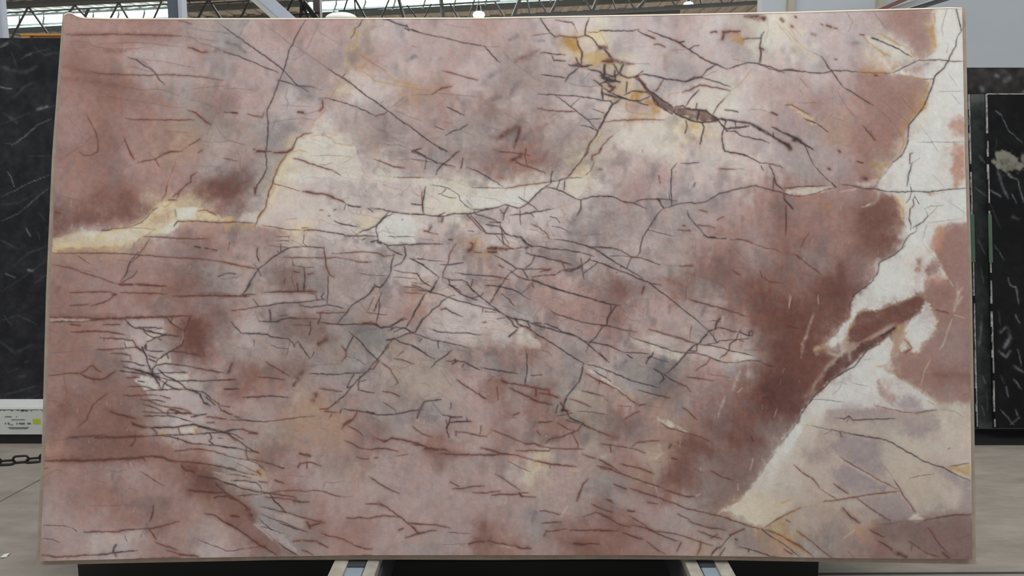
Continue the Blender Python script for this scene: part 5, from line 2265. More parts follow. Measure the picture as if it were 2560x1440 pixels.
# filled patches: tile x, tile y | colour, softness, opacity | outline (x4 tile units)
PATCH = """
1960 700 m 24 .85 880,10 790,80 700,150 660,230 640,390 560,480 480,570 420,640 470,690 560,720 420,900 330,1040 250,1220 150,1400 100,1440 -200,1440 -100,900 100,500 300,200 500,0
1500 1050 v 24 .85 1980,0 1900,120 1760,320 1650,440 1590,580 1490,690 1330,850 1200,900 1000,880 1200,600 1400,400 1600,100 1700,0
1960 350 b 20 .8 1130,580 1160,660 1150,780 1140,920 1130,1010 1000,1150 940,1230 900,1330 860,1430 600,1430 700,1100 800,800 900,600
560 370 r 22 .75 690,0 630,70 560,160 500,290 480,350 430,470 420,580 340,660 250,640 300,400 400,200 500,0
90 370 b 18 .7 165,900 300,860 470,820 660,820 900,790 1050,730 1200,590 1000,520 600,560 165,660
1960 10 i 5 .95 1540,30 1800,30 1810,1440 1220,1440 1250,1300 1250,1200 1310,1130 1400,1040 1440,930 1480,820 1500,750 1450,760 1380,745 1200,710 1090,695 1180,630 1330,565 1430,545 1530,480 1520,420 1500,300 1490,200 1500,100
1960 10 a 14 .6 1120,60 1480,30 1470,200 1400,300 1450,450 1380,510 1260,420 1100,320 1050,180
1960 10 c 12 .85 1230,660 1300,610 1420,575 1500,580 1450,620 1330,690 1280,700
1960 10 a 6 .75 760,700 1080,700 1380,755 1440,800 1390,950 1310,1090 1230,1180 1190,1330 1000,1250 800,1000 700,850
1960 10 s 12 .55 1340,800 1440,800 1400,980 1300,1090 1210,1190 1180,1300 1140,1200 1260,1050 1330,920
1960 10 h 6 .9 820,320 900,335 1000,360 1100,410 1200,440 1280,500 1330,550 1240,575 1100,500 980,470 870,400
1960 10 s 14 .5 920,430 1060,540 1230,600 1100,640 1000,560
1960 10 u 9 .85 1660,1170 1720,1130 1800,1140 1805,1310 1700,1310 1650,1260
1960 10 j 5 .8 20,995 100,1020 180,1060 240,1100 310,1170 350,1220 250,1180 170,1110 100,1050
1960 10 s 10 .5 440,1280 540,1260 590,1340 560,1420 470,1420
1960 10 k 10 .6 1420,200 1470,160 1510,260 1530,420 1470,470 1450,300
1960 10 j 10 .4 60,380 200,440 300,500 140,500
1960 350 i 5 .95 1250,0 1810,0 1835,820 1640,830 1600,870 1520,940 1440,1040 1560,1200 1640,1390 1400,1400 1400,1440 870,1440 940,1310 960,1230 1090,1150 1200,1050 1250,950 1200,900 1210,700 1160,640 1130,570 1020,520 900,490 950,400 1050,290 1120,220 1190,120
1960 350 u 10 .95 1690,50 1800,40 1815,440 1700,470 1680,300
1960 350 u 5 .8 1450,525 1580,520 1580,550 1470,545
1960 350 b 7 .85 1330,1190 1380,1180 1380,1260 1340,1330 1310,1300
1960 350 b 10 .85 1440,1250 1500,1220 1560,1290 1540,1370 1440,1360 1420,1310
1960 350 a 9 .95 1650,840 1820,830 1845,1440 1680,1440 1640,1330 1530,1180 1600,1000 1600,900
1960 350 u 7 .8 1500,870 1590,850 1600,1000 1560,1120 1460,1060 1500,960
1960 350 u 9 .7 1420,1390 1560,1330 1660,1440 1400,1440
1960 350 m 26 .65 760,680 960,600 1120,640 1150,750 1120,900 1140,1000 1000,1140 900,1100 800,950 740,800
1960 350 j 6 .7 1120,560 1200,560 1210,700 1180,820 1140,700
1960 350 a 22 .6 650,380 850,330 900,400 830,450 640,440
1960 350 h 5 .85 20,520 80,490 140,475 410,462 490,450 480,475 380,505 280,540 160,555 60,545
1960 350 g 8 .7 700,430 780,410 830,430 940,380 900,460 830,480 740,460
1960 350 v 24 .5 760,1120 900,1100 880,1300 800,1440 640,1440
1960 350 t 20 .5 170,1080 300,1060 320,1160 260,1220 170,1160
1960 700 i 6 .95 890,0 1400,0 1390,120 1280,170 1100,230 920,310 830,290 750,330 700,390 640,480 590,600 470,690 420,640 520,560 590,430 660,390 670,230 720,150 800,90
1960 700 m 5 .95 740,330 800,295 900,325 1100,255 1250,205 1330,160 1400,185 1390,260 1330,340 1250,400 1190,440 1060,450 940,520 800,600 640,610 660,520 700,430
1960 700 n 5 .9 800,620 950,560 1100,480 1130,475 1000,590 900,660 800,710 730,800 620,880 430,1010 380,1040 420,920 520,820 600,730 720,690
1960 700 i 5 .95 1050,570 1090,640 1080,740 1050,830 960,860 1080,930 1180,990 1350,1090 1520,1210 1560,1290 1200,1310 900,1280 700,1300 420,1290 380,1440 130,1440 180,1310 260,1220 320,1150 470,1000 620,910 740,800 860,700 960,650
1960 700 a 10 .95 1060,850 1100,760 1230,720 1300,770 1420,640 1530,560 1560,420 1530,300 1430,180 1440,60 1620,60 1850,0 1875,1240 1600,1260 1480,1160 1300,1040 1160,960
1960 700 i 5 .95 1410,210 1460,240 1510,310 1530,400 1520,500 1440,580 1370,650 1360,720 1290,740 1270,690 1230,590 1200,500 1250,420 1340,350 1390,280
1960 700 i 4 .9 1165,640 1200,610 1230,640 1220,690 1180,700
1960 700 s 5 .6 1180,440 1240,420 1190,520 1100,720 1060,760 1110,600
1960 700 b 14 .6 1500,110 1620,80 1700,120 1660,200 1520,270
1960 700 t 30 .6 1560,520 1720,440 1860,520 1860,850 1700,860 1560,760
1960 700 b 18 .5 1350,900 1860,920 1860,1000 1400,990
1960 700 c 6 .8 950,990 1000,1080 1120,1180 1080,1260 990,1200 950,1090
1960 700 y 8 .8 1140,1180 1240,1140 1370,1180 1390,1290 1250,1310 1120,1270
1960 700 y 20 .75 470,1330 640,1260 800,1290 1200,1330 1500,1320 1560,1440 400,1440
1960 700 z 12 .9 1480,1230 1700,1240 1860,1230 1860,1440 1600,1440 1540,1300
1960 700 s 6 .7 300,670 440,640 470,690 320,740
1500 1050 h 5 .95 1990,0 1940,60 1900,120 1830,230 1760,320 1720,390 1650,440 1620,520 1590,580 1500,680 1400,800 1330,850 1220,900 1400,960 1640,1080 1800,980 1900,930 1960,800 2010,600 2060,380 2160,180 2220,0
1500 1050 i 14 .7 1980,20 1860,200 1740,380 1660,500 1640,620 1720,640 1800,460 1940,260
1500 1050 g 26 .65 1760,560 1900,300 2080,60 2100,820 1800,780
1960 1050 z 34 .75 120,200 280,-40 1880,-40 1880,900 1000,900 200,860 -60,880 -220,740 -60,520
1500 1050 w 20 .55 1560,760 1800,640 2000,700 2000,880 1800,980 1600,900
1500 1050 j 16 .45 1400,840 1600,720 1900,840 1800,960 1620,1060 1300,950
1500 1050 x 20 .6 1660,1080 1800,980 2000,880 2000,1260 1850,1160
1500 1050 h 4 .85 580,0 650,40 780,90 880,120 800,110 680,70 600,20
1500 710 h 4 .85 570,1335 660,1365 780,1420 820,1440 640,1440 590,1380
1500 1050 m 14 .6 780,180 900,150 1100,220 1180,330 1100,390 950,330 820,250
1500 1050 m 18 .55 1270,170 1500,150 1640,200 1640,250 1400,240
1500 1050 d 12 .6 180,700 480,830 800,880 850,1080 600,1080 380,1000 250,900 100,780
1500 1050 a 14 .6 0,1080 400,1170 600,1300 600,1440 0,1440
1500 1050 s 8 .55 380,520 540,540 600,590 560,620 400,590
1500 1050 s 14 .4 850,1180 1000,1230 1180,1300 1100,1370 980,1370
1500 1050 w 10 .7 1260,1240 1380,1290 1480,1300 1700,1370 1200,1370
1960 1050 i 8 .9 0,210 130,30 200,40 130,200 60,320 0,350
1960 1050 y 12 .85 420,100 560,130 780,170 940,190 980,300 1010,560 900,560 720,450 560,360 430,260 540,180
1960 1050 y 12 .85 480,500 640,420 800,530 950,620 1110,690 900,730 700,740 560,680
1960 1050 z 22 .8 1000,220 1180,300 1380,420 1500,460 1480,560 1260,640 1060,520 990,380
1960 1050 z 22 .7 1180,660 1400,560 1700,640 1800,720 1700,880 1400,920 1260,840
1960 1050 g 18 .5 1640,620 1780,640 1810,740 1720,850 1620,800
1960 1050 y 14 .65 1500,480 1640,500 1860,610 1860,940 1780,900 1800,720 1640,580
1960 1050 y 8 .7 760,780 1150,720 1240,840 1310,920 1240,1000 1060,1010 900,900
1960 1050 h 5 .95 1250,990 1290,950 1330,935 1370,960 1400,995 1320,1015
1960 1050 v 10 .85 880,1090 1150,1030 1400,1010 1700,955 1875,950 1880,1390 1650,1390 1500,1380 1200,1380 1000,1250
1960 1050 x 16 .6 1000,1190 1240,1200 1340,1280 1540,1380 1230,1380 1060,1280
1960 1050 y 16 .6 180,300 340,280 480,320 440,420 260,420
1960 1050 y 16 .7 1180,20 1560,20 1520,130 1300,170 1180,120
1960 1050 w 14 .7 100,880 360,860 500,980 380,1100 100,1120
1960 1050 r 14 .6 380,1050 520,980 620,1040 520,1120 400,1110
1960 1050 k 5 .7 1640,480 1700,475 1850,440 1860,570 1760,540
560 30 h 4 .9 720,1290 860,1240 1000,1230 1080,1260 1110,1310 1330,1340 1335,1440 690,1440 700,1360
560 370 h 4 .75 690,0 1335,0 1335,130 1400,260 1470,290 1510,240 1500,210 1560,190 1600,230 1650,290 1850,295 2000,310 2000,380 1300,320 900,300 640,330 500,350 500,290 560,170 640,70
560 370 g 4 .7 500,350 900,300 1400,320 2000,370 2000,640 1640,640 1480,800 1340,870 1000,840 700,820 310,770 340,660 430,540 440,470
560 370 j 12 .55 500,290 560,170 640,70 720,60 640,250 560,380 500,560 420,700 330,750 420,560 480,400
560 370 j 10 .5 640,760 860,720 860,820 700,815
560 370 i 10 .5 640,280 760,260 900,290 1300,270 1380,310 1100,330 760,340
560 370 i 6 .85 1540,790 1640,670 1740,660 1880,680 1930,780 1880,860 1900,950 1640,965 1570,930 1530,850
560 370 j 10 .5 1320,680 1600,640 1480,800 1340,850
1030 370 h 4 .9 0,300 300,310 500,350 600,398 900,408 1100,375 1400,342 1540,312 1700,290 1760,330 1700,420 1650,510 1500,460 1350,390 1150,560 1050,600 930,570 700,620 430,660 200,680 120,660 110,560 135,390 0,370
1030 370 i 7 .8 480,490 600,470 900,500 1000,430 1330,380 1150,545 1060,590 930,560 700,610 540,570
1030 370 f 5 .9 1350,395 1500,465 1640,515 1560,570 1400,605 1260,630 1160,560 1240,480
1030 370 g 8 .6 960,680 1300,640 1340,760 1180,800 980,850 900,800
1030 370 w 6 .5 40,1280 60,1260 270,1300 180,1430 100,1440 0,1330 0,1260
90 370 j 4 .95 165,910 230,890 300,870 400,850 470,830 560,820 660,830 900,800 1050,740 1150,650 1220,580 1280,545 1330,550 1390,600 1600,600 1700,610 1780,680 1940,700 1940,740 1700,735 1480,730 1420,760 1400,810 1300,860 1150,840 1060,890 990,950 940,990 830,985 700,985 600,1010 500,1000 300,1000 200,1030 165,1040
90 370 i 6 .85 470,850 560,825 650,835 600,880 500,890
90 370 h 10 .8 700,860 1000,800 1120,820 1000,930 850,960 700,920
90 370 i 5 .9 1250,820 1370,740 1430,770 1380,810 1290,840
90 370 i 5 .85 1400,610 1600,610 1610,700 1430,720 1400,680
90 370 w 8 .7 240,910 400,880 520,890 450,930 300,930
90 370 s 12 .6 1180,680 1330,600 1380,680 1250,780 1130,760
90 370 k 6 .5 200,1010 500,985 700,985 840,1000 700,1040 200,1045
90 370 m 22 .6 170,640 420,660 640,640 920,690 660,790 440,770 280,850 170,890
90 370 m 26 .5 720,560 960,440 1000,560 940,700 760,660
90 370 c 8 .6 460,740 530,780 720,760 800,690 870,760 900,700 920,780 760,810 660,830 480,820
90 370 m 20 .6 1680,330 1850,310 1980,340 1990,480 1800,500 1560,460
90 370 k 4 .6 1850,750 1940,740 1940,830 1880,820
560 370 k 4 .7 0,690 90,700 90,740 0,740
560 370 h 5 .8 150,700 180,650 340,640 330,720 300,745 180,735
560 370 k 4 .5 0,760 300,760 300,820 0,810
560 370 v 12 .6 60,800 150,790 150,900 90,1020 50,920
560 370 v 10 .6 600,1190 700,1200 740,1260 900,1230 900,1300 700,1300 620,1380 580,1300
90 710 f 4 .85 890,340 1280,335 1290,480 1180,560 1130,620 1100,600 1060,470 960,430
90 710 h 4 .8 1090,480 1180,470 1280,470 1190,545 1130,570
90 710 g 3 .85 860,555 960,565 1000,630 910,630
90 710 i 4 .9 1010,920 1180,930 1210,1000 1240,1060 1100,1070 1080,1020 990,970
90 710 g 4 .85 1250,1020 1400,950 1530,890 1520,960 1480,1040 1300,1060
90 710 h 4 .8 1280,890 1520,890 1520,950 1400,960
90 710 f 5 .85 1100,1080 1500,1070 1640,1120 1680,1190 1640,1270 1300,1230 1130,1160
90 710 h 5 .8 1220,720 1330,690 1345,780 1280,830 1200,800
90 710 x 12 .6 1160,590 1300,520 1450,540 1440,620 1300,670 1160,650
90 710 m 14 .75 1480,420 1560,340 1660,380 1680,500 1660,700 1480,650 1420,640 1480,560
90 710 v 20 .5 640,700 860,740 880,860 760,900 640,850
90 710 b 30 .5 640,1220 800,1290 1000,1350 960,1440 600,1440
90 1050 b 26 .6 400,200 900,190 1100,200 1130,330 900,390 300,400 340,280
90 1050 f 3 .85 1180,80 1420,75 1440,140 1240,150
90 1050 h 3 .85 1440,75 1600,65 1650,130 1440,140
90 1050 f 4 .85 1350,165 1720,135 1760,240 1600,240 1430,175
90 1050 k 5 .8 1240,120 1300,105 1310,145 1260,150
90 1050 l 5 .8 1580,90 1630,90 1630,130 1590,130
90 1050 u 16 .7 85,310 200,310 330,380 85,390
90 1050 m 18 .6 1470,440 1700,460 1860,540 1760,600 1850,660 1900,720 1700,720 1560,700 1540,560 1480,520
90 1050 w 5 .7 1770,520 2000,560 2000,640 1900,610 1780,580
90 1050 b 24 .5 1500,720 1900,760 2000,880 2000,1070 1860,1000 1640,880
90 1050 a 22 .5 750,940 1080,920 1240,940 1240,1060 1050,1080 800,1100
90 1050 g 8 .6 560,1130 830,1120 1060,1100 1040,1180 900,1250 560,1330
90 1050 f 10 .5 1650,1200 1900,1290 1960,1330 1600,1360
560 1050 f 4 .85 100,390 250,400 350,450 330,530 200,500
560 1050 f 4 .85 60,600 200,605 320,625 370,700 200,660 90,640
560 1050 r 4 .8 220,860 380,750 470,770 600,900 640,940 440,890
560 1050 w 4 .8 640,940 830,990 800,1080 700,1060 560,1000 480,930
560 1050 f 4 .8 300,1040 400,1050 600,1140 720,1300 760,1360 560,1240 400,1120
560 1050 b 10 .75 0,770 140,805 240,900 330,970 300,1050 430,1150 540,1240 680,1330 720,1360 540,1360 340,1240 180,1120 0,1020
560 1050 k 5 .8 330,510 390,500 430,540 400,580 350,560
560 1050 g 5 .8 410,740 500,740 500,770 430,765
560 1050 s 40 .5 800,60 1180,20 1160,260 900,330 760,200
560 1050 b 12 .6 820,1000 960,1020 880,1080 810,1080
560 1050 a 24 .5 1240,1010 1480,1060 1460,1280 1320,1260 1180,1180
560 710 s 40 .5 760,1060 900,1180 1180,1330 1160,1440 880,1440 760,1260
560 710 p 12 .6 1250,430 1500,420 1640,450 1600,560 1500,700 1400,580
560 710 q 14 .6 1300,440 1440,430 1420,500 1320,500
560 710 x 14 .5 980,640 1100,580 1200,640 1200,740 1040,760
560 710 w 24 .4 1560,800 1860,820 2000,900 2000,1060 1760,1060 1720,960
560 710 b 24 .6 160,840 330,830 340,1000 180,1020
560 710 f 5 .6 200,290 460,380 440,490 180,485 90,390
560 710 f 5 .55 360,110 640,90 900,90 910,160 620,185 360,210
560 710 v 16 .6 600,420 860,420 850,520 640,520
560 710 v 14 .6 900,460 1060,500 1100,560 960,640 880,560
560 710 s 10 .5 1260,270 1440,240 1540,310 1520,400 1300,400
1030 710 h 4 .85 1110,440 1170,500 1300,600 1270,640 1180,650 1060,590 1060,480
1030 710 g 5 .85 300,150 360,140 480,180 690,250 700,290 640,330 500,290 400,240 330,220
1030 710 g 14 .55 200,320 500,340 1000,400 960,520 700,620 200,540
1030 710 b 22 .55 1060,620 1270,650 1260,750 1160,780
1030 710 w 26 .5 0,740 200,780 420,960 420,1120 180,1140 0,1080
1030 710 h 4 .85 1780,870 1850,880 2000,975 2000,1015 1870,930
1030 710 b 18 .6 780,920 900,980 940,1040 1190,1150 1340,1230 1400,1300 1200,1340 1000,1280 900,1180 700,1080 720,980
1030 710 e 14 .7 940,1060 1080,1100 1180,1170 1100,1280 980,1260 930,1160
1030 710 c 24 .5 1480,200 1900,220 1940,380 1640,380
1030 710 b 12 .6 1150,1010 1380,1060 1500,1140 1400,1200 1220,1160
1030 710 w 16 .5 1560,1060 1760,1080 1960,1200 1960,1300 1640,1280 1560,1160
1500 710 g 4 .8 590,500 700,530 850,580 950,610 860,670 720,640 580,600 460,570 440,540
1500 710 a 8 .5 700,600 800,560 880,610 830,670 720,640
1500 710 h 5 .85 440,630 540,605 660,650 850,695 780,770 640,720 520,690
1500 710 g 5 .75 310,535 400,570 500,605 420,650 320,600
1500 710 g 5 .85 1000,620 1130,610 1300,665 1530,725 1500,770 1350,785 1230,775 1100,735 1000,690
1500 710 h 5 .8 1300,690 1440,700 1530,725 1500,765 1330,770
1500 710 u 8 .5 1180,660 1320,690 1320,780 1220,760
1500 710 h 3 .85 0,905 110,970 150,1010 230,1080 150,1060 60,1000 0,965
1500 710 q 16 .55 540,800 700,770 640,880 740,960 640,1010 520,880
1500 710 e 14 .5 620,540 900,610 860,660 700,640
1500 710 m 40 .5 1560,250 2000,200 2000,900 1700,860 1620,620
1500 710 n 36 .5 1640,920 1900,900 1960,1240 1700,1300 1560,1100
1500 30 n 4 .92 345,645 380,640 430,710 480,770 560,820 640,890 740,955 860,960 960,970 1060,980 1140,1040 1180,1070 1090,1100 980,1095 880,1060 800,1030 720,1020 640,970 570,930 520,830 440,740
1500 30 v 5 .4 560,850 660,920 720,960 700,1000 620,940
1500 30 v 5 .45 1000,990 1080,1000 1080,1070 1010,1060
1500 30 v 4 .4 780,1000 860,1010 940,1050 880,1050 800,1020
1500 30 f 3 .8 855,980 960,990 975,1040 900,1025
1500 30 g 3 .8 735,980 760,970 765,1000 745,1005
1500 30 s 6 .85 1230,190 1400,190 1440,250 1420,300 1320,290 1220,270
1500 30 l 8 .5 1330,230 1430,240 1420,310 1340,290
1500 30 l 6 .75 320,800 420,775 450,830 380,885 310,870
1500 30 l 6 .7 450,870 540,900 540,940 470,930
1500 30 k 10 .6 900,1100 1010,1120 1000,1190 920,1170
1500 30 k 10 .5 1040,1170 1100,1190 1060,1240
1500 30 k 8 .6 520,940 590,960 600,1020 540,1030
1500 30 w 8 .7 60,520 280,520 300,600 200,640 60,600
1500 30 w 14 .6 200,640 340,680 420,760 300,800 180,780
1500 30 h 14 .5 200,1180 540,1080 820,1100 860,1240 640,1260 300,1320
1500 30 h 14 .45 1000,780 1240,860 1180,960 1000,940 900,880
1500 30 v 10 .5 880,1240 980,1240 980,1300 880,1320
1500 30 x 4 .6 90,730 150,750 130,790 90,780
1500 30 k 5 .7 0,390 90,430 100,480 0,500
1500 30 w 12 .5 60,1160 180,1140 160,1200 20,1240
1030 30 l 8 .85 1480,255 1640,255 1660,330 1700,400 1690,420 1600,400 1550,350
1030 30 k 10 .5 1440,260 1500,300 1560,390 1450,360
1030 30 k 8 .85 1720,410 1900,390 1990,470 2000,510 1830,545 1760,450
1030 30 j 8 .7 1760,230 1900,200 1960,340 1860,320
1030 30 g 5 .8 1650,265 1740,250 1840,300 1870,360 1850,390 1720,410 1690,370
1030 30 j 6 .5 1850,1290 1790,1340 1900,1200 1890,1190
1030 30 w 14 .6 1900,1200 2000,1170 2000,1240 1900,1310
1030 30 r 12 .5 1560,660 1800,640 1870,730 1700,740
1030 30 s 20 .5 0,770 200,760 420,720 300,820 0,850
1030 30 f 14 .6 400,690 560,680 620,780 500,830 420,790
1030 30 f 10 .6 830,920 960,870 940,940 860,980
1030 30 g 8 .5 1020,870 1060,840 1100,890 1050,910
560 30 k 8 .7 1240,340 1330,330 1320,400 1250,410
560 30 g 10 .6 1200,640 1280,580 1420,600 1500,700 1700,740 1560,900 1300,720
560 30 j 8 .5 1100,860 1150,770 1220,700 1260,760 1160,850
560 30 j 12 .4 1220,480 1300,540 1220,640
560 30 w 12 .6 1320,150 1400,130 1380,250 1330,330 1290,260
560 30 f 10 .6 450,940 620,900 620,1030 450,1020
560 30 f 8 .6 700,980 900,900 960,960 800,1000
560 30 r 14 .6 1350,920 1540,930 1600,1000 1520,1030 1350,970
560 30 q 18 .35 720,760 860,780 850,870 760,880
560 30 q 22 .35 0,290 180,250 240,420 60,440
560 30 q 22 .35 480,1060 780,1120 620,1260 460,1250
560 30 c 18 .5 480,110 780,80 760,240 620,240
560 30 h 10 .6 880,1120 960,1060 1080,1090 1090,1180 900,1220
90 30 b 26 .45 560,250 1000,235 1400,250 1340,300 900,310
90 30 f 14 .5 900,400 1250,420 1440,500 1100,460
90 30 x 14 .5 1330,970 1560,990 1700,1160 1640,1240 1480,1130
"""
# ------------------------------------------------------------------ the big pink slab
def interp(tab, v):
    xs = [p[0] for p in tab]; ys = [p[1] for p in tab]; return np.interp(v, xs, ys)
LEFT_E = [(30, 163), (47, 161), (390, 140), (595, 131), (730, 125), (1070, 116), (1395, 100)]
RIGHT_E = [(18, 2405), (370, 2412), (710, 2421), (1060, 2427), (1397, 2431)]
TOP_E = [(160, 37), (166, 33), (172, 31.5), (180, 33), (188, 38), (196, 42), (214, 45), (300, 46.5), (450, 46.5), (700, 46.5), (1000, 45.5), (1200, 45), (1300, 43), (1500, 39.5), (1700, 36), (1850, 33), (2000, 30), (2150, 25.5), (2300, 21.5), (2370, 19), (2405, 20)]
BOT_E = [(100, 1403), (330, 1397), (700, 1391), (900, 1388), (1240, 1388), (1600, 1388), (1850, 1391), (2080, 1395), (2300, 1397), (2431, 1398)]
LEFT_B = [(30, 157), (47, 155.5), (390, 130), (595, 121), (730, 115), (1070, 106), (1412, 91)]
RIGHT_B = [(18, 2414), (370, 2421), (710, 2430), (1060, 2436), (1410, 2440)]
BOT_B = [(91, 1413), (300, 1408), (700, 1400), (1000, 1399), (1240, 1400), (1500, 1398), (1720, 1399), (2080, 1405), (2300, 1408), (2440, 1411)]
TOP_B = [(x, y-1.6) for x, y in TOP_E]
# plane of the slab from its four corners (a rectangle seen in perspective)
cn = [ray(160, 42), ray(2407, 19), ray(2433, 1398), ray(100, 1402)]
Mx = np.array([[cn[1].x, -cn[2].x, cn[3].x], [cn[1].y, -cn[2].y, cn[3].y], [cn[1].z, -cn[2].z, cn[3].z]])
dd = np.linalg.solve(Mx, np.array(cn[0]))          # cn0 - d1 cn1 + d2 cn2 - d3 cn3 = 0
d = [1.0, dd[0], dd[1], dd[2]]
sc_ = 2.8/(sum(d)/4); Q = [CAM+cn[i]*d[i]*sc_ for i in range(4)]
SN = (Q[1]-Q[0]).cross(Q[3]-Q[0]).normalized()
if SN.y > 0: SN = -SN                                # towards the camera
SO = Q[0]
def slab_pts(PXg, PYg, off=0.0):
    a = (PXg-1280)/F; b = (720-PYg)/F
    R = np.stack([FWD[i]+RT[i]*a+UP[i]*b for i in range(3)], -1)
    o = SO+SN*off; num = (o-CAM).dot(SN); den = R[..., 0]*SN.x+R[..., 1]*SN.y+R[..., 2]*SN.z
    return np.array(CAM)+R*(num/den)[..., None]
def slab_grid(nx, ny, L_, R_, T_, B_):
    u = np.linspace(0, 1, nx)[None]; v = np.linspace(0, 1, ny)[:, None]
    py = 30+1370*v+0*u; px = 130+2290*u+0*v
    for _ in range(4):
        l = interp(L_, py); r = interp(R_, py); px = l+(r-l)*u
        t = interp(T_, px); b = interp(B_, px); py = t+(b-t)*v
    return px, py

# ---- paint the stone
random.seed(21)
cv = Canvas(80, 5, 2380, 1412)
rows = BASE.strip().split('\n')
for r_ in rows: assert len(r_) == 48, (r_, len(r_))
G0 = np.array([[PAL[c] for c in r_] for r_ in rows], np.float32)
yy, xx = np.meshgrid(np.arange(cv.h, dtype=np.float32)+cv.y0, np.arange(cv.w, dtype=np.float32)+cv.x0, indexing='ij')
feather = np.clip((xx+0.9*yy-1500)/900, 0, 1)*np.clip((2250-xx)/300, 0, 1)
wx = vnoise(cv.h, cv.w, 60)*16+vnoise(cv.h, cv.w, 26)*14+vnoise(cv.h, cv.w, 11)*9+vnoise(cv.h, cv.w, 5)*5
wy = vnoise(cv.h, cv.w, 60)*16+vnoise(cv.h, cv.w, 26)*14+vnoise(cv.h, cv.w, 11)*9+vnoise(cv.h, cv.w, 5)*5+vnoise(cv.h, cv.w, 9, 44)*15*feather
gx = np.clip((xx+wx-100)/50, 0, 46.999); gy = np.clip((yy+wy-25)/50, 0, 26.999)
xi = gx.astype(int); yi = gy.astype(int); fx = gx-xi; fy = gy-yi
def cub(f):
    return ((-f**3+3*f*f-3*f+1)/6, (3*f**3-6*f*f+4)/6, (-3*f**3+3*f*f+3*f+1)/6, f**3/6)
wxs = cub(fx); wys = cub(fy)
Gp = np.pad(G0, ((1, 2), (1, 2), (0, 0)), mode='edge')
# sharpen the lattice a little so that the smooth spline keeps its contrast
Gs = Gp.copy(); Gs[1:-1, 1:-1] += 0.45*(Gp[1:-1, 1:-1]-0.25*(Gp[:-2, 1:-1]+Gp[2:, 1:-1]+Gp[1:-1, :-2]+Gp[1:-1, 2:]))
acc = np.zeros((cv.h, cv.w, 3), np.float32)
for j in range(4):
    for i in range(4):
        acc += Gs[yi+j, xi+i]*(wxs[i]*wys[j])[..., None]
cv.c[:] = acc
# cloudy mottling of the quartz, strongest in the grey middle
mid = np.exp(-(((xx-1150)/750)**2+((yy-620)/480)**2))*0.75+0.4
cl = vnoise(cv.h, cv.w, 34)*0.5+vnoise(cv.h, cv.w, 17, 24)*0.5+vnoise(cv.h, cv.w, 8)*0.4+vnoise(cv.h, cv.w, 4)*0.25
cv.c += (cl*12*mid)[..., None]*np.array([1, .98, .95], np.float32)
st = vnoise(cv.h, cv.w, 9, 46)*0.6+vnoise(cv.h, cv.w, 4, 24)*0.5
cv.c += (st*2.6*(0.4+mid*0.5+feather*0.6))[..., None]
tint = (vnoise(cv.h, cv.w, 48)*0.6+vnoise(cv.h, cv.w, 20)*0.5+vnoise(cv.h, cv.w, 9)*0.3)[..., None]
cv.c += tint*np.array([4.0, -0.5, -3.0], np.float32)
# grey smoky wisps in the middle, thin and feathery
sm = np.clip(vnoise(cv.h, cv.w, 42)*0.7+vnoise(cv.h, cv.w, 14, 20)*0.5-0.28, 0, 1)*mid
cv.blend((slice(0, cv.h), slice(0, cv.w)), (118, 108, 107), np.clip(sm*0.9, 0, .42))
for ln in PATCH.strip().split('\n'):
    tk = ln.split(); x0, y0 = float(tk[0]), float(tk[1])
    pts = [(x0+float(a)/4, y0+float(b)/4) for a, b in (p.split(',') for p in tk[5:])]
    base = np.array(PAL[tk[2]], np.float32)
    cv.poly(pts, base, float(tk[3]), float(tk[4])*0.92)
# patches keep the cloudiness of the stone
cv.c = (154+(cv.c-154)*1.07-1).astype(np.float32)
cv.c += (vnoise(cv.h, cv.w, 22)*3+vnoise(cv.h, cv.w, 9)*3.2+vnoise(cv.h, cv.w, 4)*3.2+vnoise(cv.h, cv.w, 2.2)*2.4)[..., None]
cv.c += (vnoise(cv.h, cv.w, 12)*1.0+vnoise(cv.h, cv.w, 5)*0.8)[..., None]*np.array([2.0, -0.6, -1.6], np.float32)
# faint hairline joints of the crystal mass, broken up
slant = 0.22
for cell, cy, al, seed_w in ((70, 34, .34, .9), (38, 22, .26, .8), (26, 52, .20, .8), (110, 48, .36, 1.0)):
    n_ = vnoise(cv.h, cv.w+400, cell, cy)*0.75+vnoise(cv.h, cv.w+400, cell/2.6, cy/2.6)*0.3+vnoise(cv.h, cv.w+400, 6)*0.05
    sh = np.clip(((yy-cv.y0)-slant*(xx-cv.x0)+slant*cv.w*0.5), 0, cv.h-1).astype(int)
    n_ = n_[sh, (xx-cv.x0).astype(int)]
    gy_, gx_ = np.gradient(n_)
    dpx = np.abs(n_)/(np.sqrt(gx_*gx_+gy_*gy_)+1e-4)
    brk = np.clip(vnoise(cv.h, cv.w, 55)*1.3+vnoise(cv.h, cv.w, 16)*0.8+0.05, 0, 1)
    zone = np.exp(-(((xx-1180)/700)**2+((yy-760)/400)**2))*0.95+0.16
    cv.blend((slice(0, cv.h), slice(0, cv.w)), (92, 72, 70), al*np.exp(-(dpx/seed_w)**2)*brk*zone)
for _ in range(260):
    x = random.uniform(140, 2250); y = random.uniform(300, 1380); a = random.gauss(1.75, .12); L_ = random.uniform(4, 16)
    cv.stroke([(x, y), (x+math.cos(a)*L_, y+math.sin(a)*L_)], 'W', random.uniform(0.6, 1.3))
